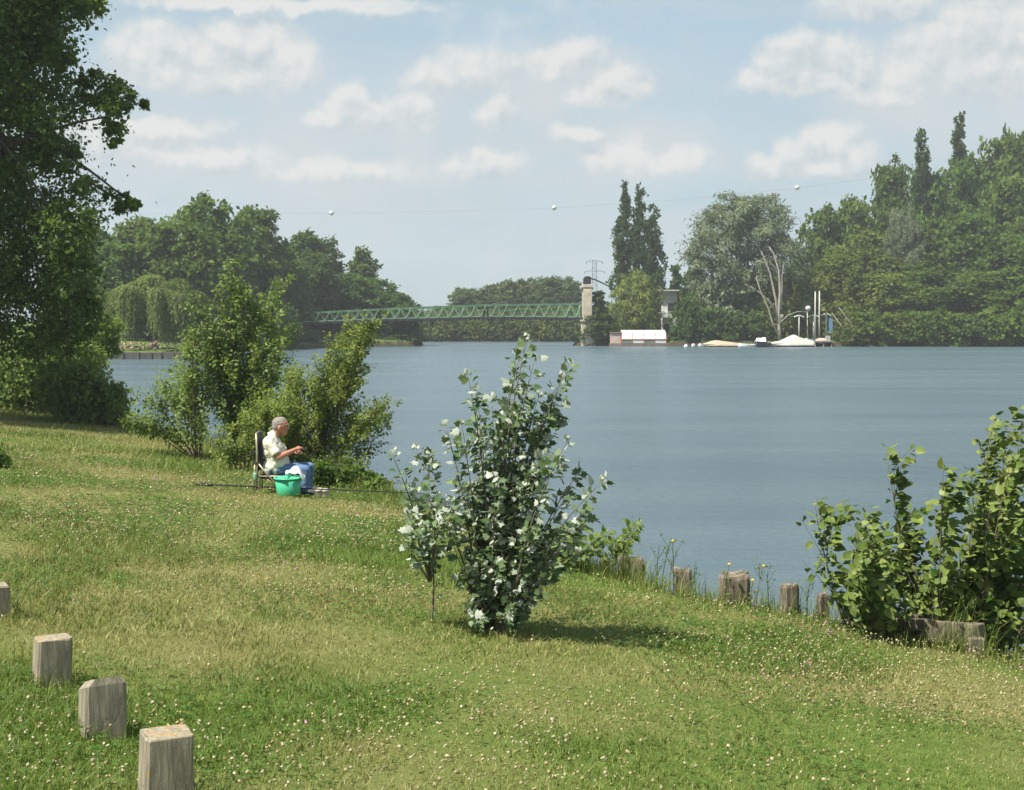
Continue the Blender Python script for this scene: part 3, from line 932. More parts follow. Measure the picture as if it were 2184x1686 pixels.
# right wood
G_RW = 'trees in the wood on the right bank'
LR = 'large broadleaf tree in the thick of the right wood, below its dark poplars'
for (k, px, ty, w, Y, m, lab) in [
        ('broad0', 1760, 440, 150, 232, 'f_mid', 'broadleaf tree rising directly beside the crown of the big silver willow'),
        ('broad1', 1815, 425, 150, 236, 'f_mid', 'broadleaf tree standing behind the tall pale masts, between silver willow and slim poplar'),
        ('broad3', 1900, 345, 160, 246, 'f_mid', 'tall round-topped tree touching the slim dark poplar on its willow side'),
        ('broad2', 1985, 372, 150, 240, 'f_mid', 'broadleaf tree filling the gap between the two dark poplars'),
        ('broad0', 2060, 335, 180, 246, 'f_mid', 'large tree just under the broad-topped dark poplar'),
        ('broad1', 2140, 300, 190, 248, 'f_mid', 'tall tree on the far side of the broad-topped poplar from the willow'),
        ('broad3', 2215, 268, 190, 250, 'f_mid', 'highest broadleaf crown of the right wood, beyond the narrow tree top'),
        ('broad2', 2160, 380, 200, 232, 'f_mid', 'rounded tree in front of the highest crowns of the right wood'),
        ('broad0', 1850, 490, 190, 226, 'f_olive', 'olive-toned tree rising above the blue board at the jetty'),
        ('broad1', 1950, 480, 200, 226, 'f_mid', 'broad green tree around the pale grey-green tree top'),
        ('broad3', 2060, 450, 210, 226, 'f_mid', LR), ('broad2', 2230, 450, 200, 224, 'f_mid', LR), ('broad0', 2150, 500, 190, 218, 'f_mid', LR),
        ('broad2', 1790, 545, 160, 216, 'f_olive', 'olive-toned tree right behind the two tall masts'),
        ('broad3', 1890, 580, 180, 214, 'f_olive', 'low olive-toned tree above the dead branches at the water'),
        ('broad0', 1990, 570, 190, 214, 'f_mid', LR), ('broad1', 2090, 580, 200, 213, 'f_mid', LR), ('broad3', 2200, 560, 190, 211, 'f_mid', LR)]:
    far_tree(k, px, ty, w, Y, m, lab, 'tree', G_RW)
far_tree('oval0', 2150, 268, 62, 252, 'f_mid', 'narrow tree top poking out of the right wood beside two dark poplars', 'tree', G_RW)
far_tree('lombardy1', 1965, 269, 62, 238, 'f_popl', 'slim dark poplar rising out of the right wood', 'tree', 'poplars in the right wood')
far_tree('lombardy0', 2044, 247, 74, 252, 'f_popl', 'broad-topped dark poplar rising highest in the right wood', 'tree', 'poplars in the right wood')
far_tree('silver', 1925, 440, 90, 223, 'f_silver', 'pale grey-green tree top lost among the dark right wood', 'tree', rot=2.0)
for i, (px, ty, w, Y, m) in enumerate([(1470, 634, 74, 207, 'f_dark'), (1505, 650, 90, 208, 'f_dark'), (1545, 655, 100, 208, 'f_dark'), (1600, 660, 110, 209, 'f_dark'), (1640, 640, 110, 210, 'f_olive'), (1560, 590, 150, 212, 'f_silver'), (1520, 600, 100, 211, 'f_silver'),
                                       (1640, 565, 130, 213, 'f_olive'), (1700, 580, 110, 213, 'f_olive'), (1740, 600, 120, 214, 'f_olive'), (1800, 640, 120, 210, 'f_olive'),
                                       (1820, 690, 90, 204.9, 'f_olive'), (1860, 665, 110, 204.9, 'f_mid'), (1910, 670, 110, 204.9, 'f_olive'), (1960, 660, 120, 204.9, 'f_mid'), (2010, 665, 110, 204.9, 'f_mid'), (2060, 670, 120, 204.9, 'f_dark'),
                                       (2115, 660, 120, 204.9, 'f_mid'), (2165, 665, 110, 204.8, 'f_mid'), (2210, 640, 120, 204.6, 'f_mid'), (1444, 700, 44, 206.8, 'f_dark')]):
    far_tree('shrub%d' % (i % 3), px, ty, w, Y, m, {'f_dark': 'dark green', 'f_olive': 'olive-toned', 'f_silver': 'silvery', 'f_mid': 'mid-green'}[m] + ' waterside shrub along the foot of the right wood', 'shrub', 'shrubs along the right bank', dz=-.35)

def bare_tree():
    Y = 206.2
    X = wx(1663, Y); z = gz(X, Y)
    e = empty('bare_tree', (X, Y, z - .1))
    tag(e, 'leafless pale tree of several bare stems beside the moored boats', 'tree')
    s = Y / FPX
    def pt(px, py, dy=0.0):
        return ((px - 1663) * s, dy, wz(py, Y) - z)
    def stem(name, P, r0):
        mb = MB()
        pts = np.array([pt(*p) for p in P])
        mb.tube(pts, np.linspace(r0, r0 * .3, len(pts)), 6)
        return mb.build(name, M['bark_pale'], e)
    stem('trunk', [(1663, 735), (1662, 700), (1660, 670), (1664, 620), (1661, 575), (1650, 540), (1640, 525)], 0.30)
    stem('limb', [(1660, 690), (1655, 640), (1642, 580), (1628, 545), (1620, 530)], 0.22)
    stem('limb', [(1660, 715), (1648, 690), (1638, 655), (1622, 620), (1612, 590)], 0.17)
    stem('limb', [(1658, 672), (1640, 640), (1610, 615), (1588, 605)], 0.13)
    stem('limb', [(1662, 690), (1680, 672), (1700, 664), (1722, 664)], 0.10)
    stem('limb', [(1664, 660), (1668, 620), (1668, 585), (1672, 560)], 0.12)
    stem('limb', [(1661, 600), (1654, 570), (1640, 556)], 0.08)
bare_tree()

def fallen_branches():
    Y = 204.6
    for i, P in enumerate([[(1790, 655), (1815, 690), (1840, 722), (1860, 738)], [(1822, 705), (1850, 728), (1880, 741)], [(1775, 668), (1800, 702), (1822, 741)], [(2090, 690), (2110, 715), (2125, 741)]]):
        X0 = wx(P[-1][0], Y); z0 = gz(X0, Y)
        mb = MB()
        pts = np.array([(wx(p[0], Y) - X0, 0.15 * k, wz(p[1], Y)) for k, p in enumerate(P[::-1])])
        pts[0, 2] = min(pts[0, 2], z0 - 0.05)
        mb.tube(pts, np.linspace(.10, .03, len(pts)), 5)
        o = mb.build('dead_branch', M['bark_pale'])
        o.location = (X0, Y, 0)
        tag(o, 'dead bare branch leaning into the water below the right wood', 'branch', 'dead branches on the right bank')
fallen_branches()

# ------------------------------------------------------------------ bridge
def bridge():
    # nodes along the bridge, right end to left end: px, top y, deck-bottom y
    nod = [(1240, 649, 683.5), (1036, 651.5, 682), (807, 660.5, 687.5), (640, 669, 694)]
    Yr, Yl = 209.5, 202.5
    e = empty('footbridge', (wx(1240, Yr), Yr, 0))
    tag(e, 'green lattice truss footbridge crossing the river to a stone tower', 'bridge')
    o0 = np.array(e.location)
    def Yat(px):
        # straight in plan between both ends
        xr, xl = wx(1240, Yr), wx(640, Yl)
        k = (px - CX) / FPX
        t = (k * Yr - xr) / ((xl - xr) - k * (Yl - Yr))
        return Yr + t * (Yl - Yr)
    def P(px, py, dy=0.0):
        Y = Yat(px)
        return np.array([wx(px, Y), Y + dy, wz(py, Y)]) - o0
    W = 2.2
    nbay = [9, 10, 8]
    thick = 6.5     # dark deck depth in px
    diag = {}
    for s in range(3):
        (xa, ta, ba), (xb, tb, bb) = nod[s], nod[s + 1]
        for side, dy in ((0, 0.0), (1, W)):
            col = M['bridge_green']
            a, b = P(xa, ta, dy), P(xb, tb, dy)
            MB().bar(a, b, 0.22, 0.30).build('top_chord', M['bridge_dark'], e)
            a2, b2 = P(xa, ba - thick, dy), P(xb, bb - thick, dy)
            MB().bar(a2, b2, 0.18, 0.22).build('bottom_chord', col, e)
            n = nbay[s]
            for i in range(n):
                t0, t1 = i / n, (i + 1) / n
                tm = (t0 + t1) / 2
                up0 = a + (b - a) * t0; up1 = a + (b - a) * t1
                lo = a2 + (b2 - a2) * tm
                off = np.array([0, -0.03 if side == 0 else 0.03, 0])
                MB().bar(up0 + off, lo + off, 0.08, 0.25, up=(0, 1, 0)).build('diagonal', col, e)
                MB().bar(lo - off, up1 - off, 0.08, 0.20, up=(0, 1, 0)).build('diagonal', col, e)
                MB().bar(a + (b - a) * tm, lo, 0.05, 0.05, up=(0, 1, 0)).build('hanger', M['bridge_dark'], e)
            # hand rail and infill
            r0 = a2 + (a - a2) * 0.45; r1 = b2 + (b - b2) * 0.45
            MB().bar(r0 + (0, .12, 0), r1 + (0, .12, 0), 0.05, 0.06).build('handrail', M['bridge_dark'], e)
            inf = MB(); m_ = 60
            for i in range(m_):
                q0 = a2 + (b2 - a2) * (i + .5) / m_; q1 = r0 + (r1 - r0) * (i + .5) / m_
                inf.bar(q0 + (0, .13, 0), q1 + (0, .13, 0), 0.03, 0.16, up=(0, 1, 0))
            inf.build('railing_bars', M['mesh_grey'], e)
            for q in ((xa, ta, ba), (xb, tb, bb)):
                for dx in (-4, 4):
                    if q[0] == 1240 and dx > 0: continue
                    p0, p1 = P(q[0] + dx, q[1], dy), P(q[0] + dx, q[2] - thick, dy)
                    MB().bar(p0, p1, 0.13, 0.22, up=(0, 1, 0)).build('panel_post', col, e)
        # deck
        da, db = P(xa, ba - thick * .55, W / 2), P(xb, bb - thick * .55, W / 2)
        MB().bar(da, db, W + 0.5, 0.34).build('deck', M['iron'], e)
        for i in range(24):
            q = da + (db - da) * (i + .5) / 24
            MB().box(q + (0, 0, -0.24), (0.22, W + 0.3, 0.16)).build('cross_beam', M['iron'], e)

    # towers
    def tower(px, Y, topy, wpx, label, vis_base):
        X = wx(px, Y); z = gz(X, Y)
        t = empty('stone_tower', (X, Y, z))
        tag(t, label, 'tower')
        s = Y / FPX
        zt = wz(topy, Y) - z
        zc = zt - 17 * s       # cap base
        w = wpx * s
        d = 1.3
        deck = wz(683, Y) - z
        MB().box((0, 0, deck / 2 - 0.6), (w * 1.5, d + 3.2, deck + 0.6)).build('pier', M['stone'], t, 0.05)
        MB().box((0, 0, deck - 0.12), (w * 1.75, d + 3.5, 0.3)).build('pier_cap', M['stone'], t, 0.04)
        hs = zc - 0.75 - deck
        for sgn in (-1, 1):
            MB().box((0, sgn * (d / 2 + 0.95), deck + hs / 2), (w, d * 0.8, hs)).build('shaft', M['stone'], t, 0.05)
        MB().box((0, 0, zc - 0.62), (w * 1.28, d + 2.6, 0.30)).build('moulding', M['stone_dark'], t, 0.03)
        MB().box((0, 0, zc - 0.26), (w * 1.12, d + 2.4, 0.44)).build('crossbeam', M['stone'], t, 0.04)
        mb = MB(); mb.box((0, 0, zc + 0.45), (w * 0.80, d + 2.0, 0.95))
        mb.tube([(-w * .4, -(d + 2) / 2, zc + .92), (-w * .2, -(d + 2) / 2, zc + 1.10), (w * .2, -(d + 2) / 2, zc + 1.10), (w * .4, -(d + 2) / 2, zc + .92)], .08, 6)
        mb.box((0, 0, zc + 1.0), (w * 0.6, d + 2.0, 0.22))
        mb.build('cable_saddle', M['iron'], t, 0.03)
        return t, X, z, zt
    t, X, z, zt = tower(1252, 210.6, 590, 18.5, 'pale stone bridge tower with dark iron cap rising beside the ivy-green bush', None)
    cab = MB()
    s = 210.6 / FPX
    cab.tube([(0.1, -1.0, zt - .25), (18 * s, 0.5, zt - 7 * s), (40 * s, 3.0, zt - 15 * s), (60 * s, 6.0, zt - 23 * s), (120 * s, 11.0, zt - 52 * s), (185 * s, 14.0, 0.6)], 0.10, 6)
    cab.build('anchor_cable', M['iron'], t)
    cab = MB()
    cab.tube([(-0.1, -1.0, zt - .25), (-14 * s, -1.0, zt - 5 * s), (-30 * s, -1.0, zt - 12 * s), (-60 * s, -1.0, zt - 24 * s), (-120 * s, -1.0, zt - 43 * s), (-190 * s, -1.0, zt - 57 * s), (-216 * s, -1.0, zt - 61.5 * s)], 0.010, 5)
    cab.build('stay_wire', M['wire'], t)
    tower(588, 203.5, 606, 18.5, 'pale stone bridge tower almost swallowed by the left wood', None)
bridge()

def pylon():
    Y = 330.0
    X = wx(1268, Y); z = gz(X, Y)
    e = empty('power_pylon', (X, Y, z))
    tag(e, 'slim grey lattice power pylon behind the stone tower', 'pylon')
    h = wz(556, Y) - z
    w0, w1 = 0.75, 0.42
    mb = MB()
    for sx in (-1, 1):
        for sy in (-1, 1):
            mb.bar((sx * w0, sy * w0, -.3), (sx * w1, sy * w1, h), .07, .07)
    mb.build('legs_frame', M['galv'], e)
    mb = MB(); n = 17
    for i in range(n):
        za, zb = h * i / n, h * (i + 1) / n
        wa = w0 + (w1 - w0) * i / n; wb = w0 + (w1 - w0) * (i + 1) / n
        for sy in (-1, 1):
            s = 1 if i % 2 else -1
            mb.bar((-s * wa, sy * wa, za), (s * wb, sy * wb, zb), .04, .04)
            mb.bar((sy * wa, -s * wa, za), (sy * wb, s * wb, zb), .04, .04)
            mb.bar((-wb, sy * wb, zb), (wb, sy * wb, zb), .035, .035)
    mb.build('lattice', M['galv'], e)
    for zz, L in ((h - 0.3, 1.9), (h - 2.6, 2.3)):
        m = MB()
        for sg in (-1, 1):
            m.bar((0, 0, zz + .5), (sg * L, 0, zz), .07, .07)
            m.bar((0, 0, zz), (sg * L, 0, zz + .02), .07, .07)
        m.build('cross_arm', M['galv'], e)
        for sg in (-1, 1):
            m = MB(); m.lathe([(0.0, 0), (.09, -.05), (.06, -.2), (.09, -.3), (.06, -.45), (0, -.5)], 8, (sg * L, 0, zz))
            m.build('insulator', M['glass'], e)
pylon()

def marker_wire():
    Y = 265.0
    pts_px = [(-250, 452), (100, 454), (420, 456), (707, 455), (950, 451), (1182, 444), (1450, 426), (1700, 401), (1900, 376), (2150, 338), (2420, 290)]
    P = np.array([(wx(a, Y), Y, wz(b, Y)) for a, b in pts_px])
    # smooth
    t = np.arange(len(P)); tt = np.linspace(0, len(P) - 1, 90)
    Q = np.stack([np.interp(tt, t, P[:, i]) for i in range(3)], 1)
    mb = MB(); mb.tube(Q, 0.024, 5)
    w = mb.build('overhead_wire', M['wire'])
    tag(w, 'thin overhead wire strung high across the river', 'wire')
    names = ['silver marker ball on the overhead wire above the left wood', 'silver marker ball on the overhead wire over midstream',
             'silver marker ball on the overhead wire above the big silver willow']
    for (px, py), nm in zip([(707, 453), (1182, 443), (1700, 398.5)], names):
        m = MB()
        m.ball((0, 0, 0), 0.47, 16, 10)
        o = m.build('marker_ball', M['marker'])
        z = np.interp(wx(px, Y), Q[:, 0], Q[:, 2])
        o.location = (wx(px, Y), Y, z)
        b = MB(); b.tube([(-.56, 0, 0), (.56, 0, 0)], .06, 6)
        b.build('clamp', M['galv'], o)
        tag(o, nm, 'marker ball', 'marker balls on the overhead wire')
marker_wire()

# ------------------------------------------------------------------ left quay
def left_quay():
    e = empty('quay_wall', (-34, 134.0, 0))
    tag(e, 'low dark stone quay wall under the weeping willow', 'wall')
    r = random.Random(2)
    x = -9.0
    while x < 5.2:
        w = r.uniform(0.9, 1.5)
        MB().box((x + w / 2, -0.2 + 0.11 * (x + 9) * -0.0 + r.uniform(-.03, .03) + 0.107 * (x + 2) * 1.0 * .9, 0.22), (w - .012, .6, .88 + r.uniform(-.03, .03)), jit=.015).build('stone_block', M['stone_dark'], e, .03)
        x += w
left_quay()

def lawn_strip():
    # reeds / pale flowering border behind the quay
    n = 500
    x = rng.uniform(-44, -29, n); y = 136.2 + rng.normal(0, .35, n) + 0.1 * (x + 36)
    z = ground(x, y)
    P = np.stack([x, y, z + rng.uniform(.1, .8, n)], 1)
    me = leaves_mesh('flower_border', P, rdir(n) + (0, 0, .6), rdir(n) + (0, -.6, .6), rng.uniform(.2, .38, n), rng.random(n), T_DIAMOND, [M['clover']])
    o = link('flower_border', me)
    tag(o, 'pale pink and white flowering border behind the low quay', 'flowers', kind='stuff')
lawn_strip()

# ------------------------------------------------------------------ right bank: pavilion, house, boats, jetty
def pavilion():
    Y = 205.4
    s = Y / FPX
    X0, X1 = wx(1303, Y), wx(1424, Y)
    L = X1 - X0
    e = empty('floating_pavilion', (X0, Y, 0))
    tag(e, 'long white awning pavilion with red frames floating beside the stone tower', 'pavilion')
    MB().box((L / 2, 0.9, 0.12), (L + .3, 2.6, .62)).build('pontoon', M['dock'], e, .04)
    MB().box((0.75, 1.1, 1.18), (1.5, 2.0, 1.5)).build('cabin', M['pink'], e, .03)
    MB().box((0.75, 1.1, 2.0), (1.75, 2.3, .14)).build('cabin_roof', M['tile'], e, .02)
    n = 4; a0 = 1.55; w = (L - a0 - .25) / n
    for i in range(n):
        x = a0 + i * w
        MB().add([(x + .05, -0.35, 1.08), (x + w - .05, -0.35, 1.08), (x + w - .05, 0.0, 1.86), (x + .05, 0.0, 1.86), (x + .05, -0.31, 1.06), (x + w - .05, -0.31, 1.06), (x + w - .05, 0.04, 1.84), (x + .05, 0.04, 1.84)],
                 [(0, 1, 2, 3), (7, 6, 5, 4), (0, 4, 5, 1), (1, 5, 6, 2), (2, 6, 7, 3), (3, 7, 4, 0)]).build('awning_panel', M['white'], e)
        MB().add([(x, 0.0, 1.9), (x + w, 0.0, 1.9), (x + w, 1.6, 2.36), (x, 1.6, 2.36), (x, 0.0, 1.84), (x + w, 0.0, 1.84), (x + w, 1.6, 2.30), (x, 1.6, 2.30)],
                 [(0, 1, 2, 3), (7, 6, 5, 4), (0, 4, 5, 1), (1, 5, 6, 2), (2, 6, 7, 3), (3, 7, 4, 0)]).build('roof_panel', M['white_wall'], e)
        MB().box((x + w / 2, -.28, .70), (w - .12, .05, .42)).build('rail_panel', M['white'] if i % 2 else M['mesh_grey'], e)
        MB().bar((x + .04, -.36, 1.03), (x + w - .04, -.36, 1.03), .06, .07).build('frame_rail', M['red'], e)
    for i in range(n + 1):
        x = a0 + i * w
        MB().bar((x, -.38, .4), (x, -.05, 1.9), .09, .07, up=(0, 1, 0)).build('frame_post', M['red'], e)
    MB().bar((a0, -.30, .93), (L - .2, -.30, .93), .05, .05).build('top_rail', M['offwhite'], e)
pavilion()

def house():
    Y = 224.0
    s = Y / FPX
    X0 = wx(1419, Y)
    z = gz(X0 + 2, Y)
    e = empty('white_house', (X0, Y, z))
    tag(e, 'white house with brown tiled roof half hidden behind the yellow-green willow', 'house')
    top = wz(622, Y) - z
    W, D = 2.3, 7.0
    MB().box((W / 2 - .4, D / 2, top / 2 - .4), (W, D, top + .8)).build('wall', M['white_wall'], e)
    MB().box((W / 2 - .9, D / 2 - .2, top + .12), (W + 1.4, D + 1.2, .22)).build('eave', M['offwhite'], e, .03)
    rf = MB()
    x0 = W - .35; x1 = W + 1.6; zb = top * 0.40
    rf.add([(x0, -.5, top + .25), (x1, -.5, zb), (x1 - .3, -.5, zb - .1), (x0 - .2, -.5, top), (x0, D + .4, top + .25), (x1, D + .4, zb), (x1 - .3, D + .4, zb - .1), (x0 - .2, D + .4, top)],
           [(0, 1, 2, 3), (7, 6, 5, 4), (0, 4, 5, 1), (1, 5, 6, 2), (2, 6, 7, 3), (3, 7, 4, 0)])
    r = rf.build('roof', M['tile'], e)
    bz_ = wz(672, Y) - z
    b = MB().box((-.45, -.5, bz_), (1.6, 1.5, .85)).build('balcony', M['white_wall'], e, .02)
    w = MB().box((.9, -.012, top * .66), (1.0, .06, 1.3)).build('window', M['glass'], e)
    f = MB()
    for (c, sz) in (((.9, -.05, top * .66 + .7), (1.2, .1, .1)), ((.9, -.05, top * .66 - .7), (1.2, .1, .1)), ((.35, -.05, top * .66), (.1, .1, 1.3)), ((1.45, -.05, top * .66), (.1, .1, 1.3))):
        f.box(c, sz)
    f.build('frame', M['offwhite'], w)
    MB().box((.2, -.012, top * .12 + .5), (.9, .06, 1.8)).build('door', M['glass'], e)
house()

def hull_mesh(L, W, H, mat_, parent, name='hull', sheer=.25, n=12):
    mb = MB(); V = []; F = []
    prof = [(-1, 1), (-.92, .45), (-.55, .08), (0, 0), (.55, .08), (.92, .45), (1, 1)]
    for i in range(n):
        t = i / (n - 1)
        wd = W / 2 * (1 - max(0, (t - .45) / .55) ** 2.2 * .985) * (0.86 + .14 * min(1, t * 4))
        hh = H * (1 + sheer * t * t)
        zk = H * .25 * max(0, (t - .7) / .3) ** 2
        for (a, b) in prof:
            V.append((L * (t - .5), wd * a, zk + (hh - zk) * b))
    k = len(prof)
    for i in range(n - 1):
        for j in range(k - 1):
            F.append((i * k + j, i * k + j + 1, (i + 1) * k + j + 1, (i + 1) * k + j))
    F.append(tuple(range(k))[::-1])
    F.append(tuple((n - 1) * k + j for j in range(k)))
    mb.add(V, F, False)
    return mb.build(name, mat_, parent)

def deck_mesh(L, W, H, mat_, parent, name='deck', sheer=.25, n=12, t0=0.0, lift=0.03):
    V = []; F = []
    for i in range(n):
        t = t0 + (1 - t0) * i / (n - 1)
        wd = W / 2 * (1 - max(0, (t - .45) / .55) ** 2.2 * .985) * (0.86 + .14 * min(1, t * 4)) * 1.03
        hh = H * (1 + sheer * t * t)
        for (y, dz) in ((-wd, -.02), (-wd, lift), (0, lift + .06), (wd, lift), (wd, -.02)):
            V.append((L * (t - .5), y, hh + dz))
    for i in range(n - 1):
        for j in range(4):
            F.append((i * 5 + j, (i + 1) * 5 + j, (i + 1) * 5 + j + 1, i * 5 + j + 1))
    F.append((0, 1, 2, 3, 4)); F.append(tuple((n - 1) * 5 + j for j in (4, 3, 2, 1, 0)))
    return MB().add(V, F).build(name, mat_, parent)

def tarp_mesh(L, W, H, ridge, mat_, parent, n=16):
    """sagging cover over a ridge pole; ridge = list of (t, height)"""
    V = []; F = []
    rt = [a for a, b in ridge]; rh = [b for a, b in ridge]
    r = np.random.default_rng(int(L * 100))
    for i in range(n):
        t = i / (n - 1)
        h = np.interp(t, rt, rh)
        wd = W / 2 * (0.55 + .45 * math.sin(math.pi * min(1, .12 + t * .8)))
        for (a, b) in ((-1.04, H * .55), (-1.0, H), (-.55, H + (h - H) * .42), (-.22, H + (h - H) * .8), (0, h), (.22, H + (h - H) * .8), (.55, H + (h - H) * .42), (1.0, H), (1.04, H * .55)):
            V.append((L * (t - .5), wd * a, b + r.normal(0, .02)))
    for i in range(n - 1):
        for j in range(8):
            F.append((i * 9 + j, (i + 1) * 9 + j, (i + 1) * 9 + j + 1, i * 9 + j + 1))
    F.append(tuple(range(9))); F.append(tuple((n - 1) * 9 + j for j in range(8, -1, -1)))
    return MB().add(V, F, True).build('cover', mat_, parent)

def boats():
    Y = 200.8
    # beige covered boat
    e = empty('covered_boat', (wx(1540, Y), Y, -.12), R(4))
    tag(e, 'long flat boat under a beige tarpaulin below the silver willow', 'boat')
    hull_mesh(5.6, 1.9, .5, M['hull_grey'], e)
    tarp_mesh(5.6, 2.0, .5, [(0, .55), (.3, 1.12), (.55, .95), (1, .6)], M['tarp_beige'], e)
    # small white dinghy
    e = empty('dinghy', (wx(1594, Y - .8), Y - .8, -.1), R(172))
    tag(e, 'small low white dinghy between the beige covered boat and the motorboat', 'boat')
    hull_mesh(2.6, 1.2, .42, M['white'], e); deck_mesh(2.6, 1.2, .42, M['white'], e)
    MB().box((-.2, 0, .52), (.25, 1.0, .06)).build('thwart', M['dock'], e)
    # motorboat
    e = empty('motorboat', (wx(1624, Y - 1.4), Y - 1.4, -.18), R(244))
    tag(e, 'white motorboat with dark navy hull and windscreen moored beside the covered boats', 'boat')
    hull_mesh(4.4, 1.8, .85, M['hull_navy'], e)
    deck_mesh(4.4, 1.8, .85, M['white'], e, t0=0.0)
    MB().box((-.2, 0, .90), (4.2, 1.86, .16)).build('rubbing_strake', M['white'], e, .03) if False else None
    MB().add([(.5, -.7, .95), (.5, .7, .95), (.2, .6, 1.42), (.2, -.6, 1.42), (.46, -.7, .95), (.46, .7, .95), (.16, .6, 1.42), (.16, -.6, 1.42)],
             [(0, 1, 2, 3), (7, 6, 5, 4), (0, 4, 5, 1), (1, 5, 6, 2), (2, 6, 7, 3), (3, 7, 4, 0)]).build('windscreen', M['glass'], e)
    MB().box((-.5, .25, 1.25), (.5, .5, .6)).build('seat', M['white'], e, .08)
    MB().box((-.5, -.35, 1.15), (.5, .5, .45)).build('seat', M['white'], e, .08)
    m = MB(); m.box((-2.25, 0, .95), (.32, .42, .55)); m.box((-2.3, 0, .35), (.16, .16, .9)); m.build('outboard_motor', M['hull_navy'], e, .05)
    # white covered boat, higher ridge
    e = empty('covered_boat', (wx(1690, Y + .4), Y + .4, -.12), R(-6))
    tag(e, 'large boat under a peaked white tarpaulin beside the jetty', 'boat')
    hull_mesh(6.2, 2.3, .6, M['hull_grey'], e)
    tarp_mesh(6.2, 2.4, .6, [(0, .72), (.2, .95), (.52, 1.92), (.75, 1.3), (1, .95)], M['tarp_white'], e)
    for (px, py, lab) in [(1463, 740.4, 'round white mooring buoy set lowest, apart from its pair'), (1478.5, 738.6, 'round white mooring buoy beside the shore bushes'), (1493, 738.4, 'round white mooring buoy next to the beige covered boat')]:
        Yb = CAMZ * FPX / (py + 1.5 - HY)
        m = MB(); m.ball((0, 0, .17), (.29, .29, .28), 14, 8)
        o = m.build('mooring_buoy', M['white']); o.location = (wx(px, Yb), Yb, 0)
        m = MB(); m.tube([(0, 0, .42), (.05, 0, .50), (0, .02, .55)], .03, 6); m.build('ring', M['galv'], o)
        tag(o, lab, 'buoy', 'white mooring buoys')
boats()

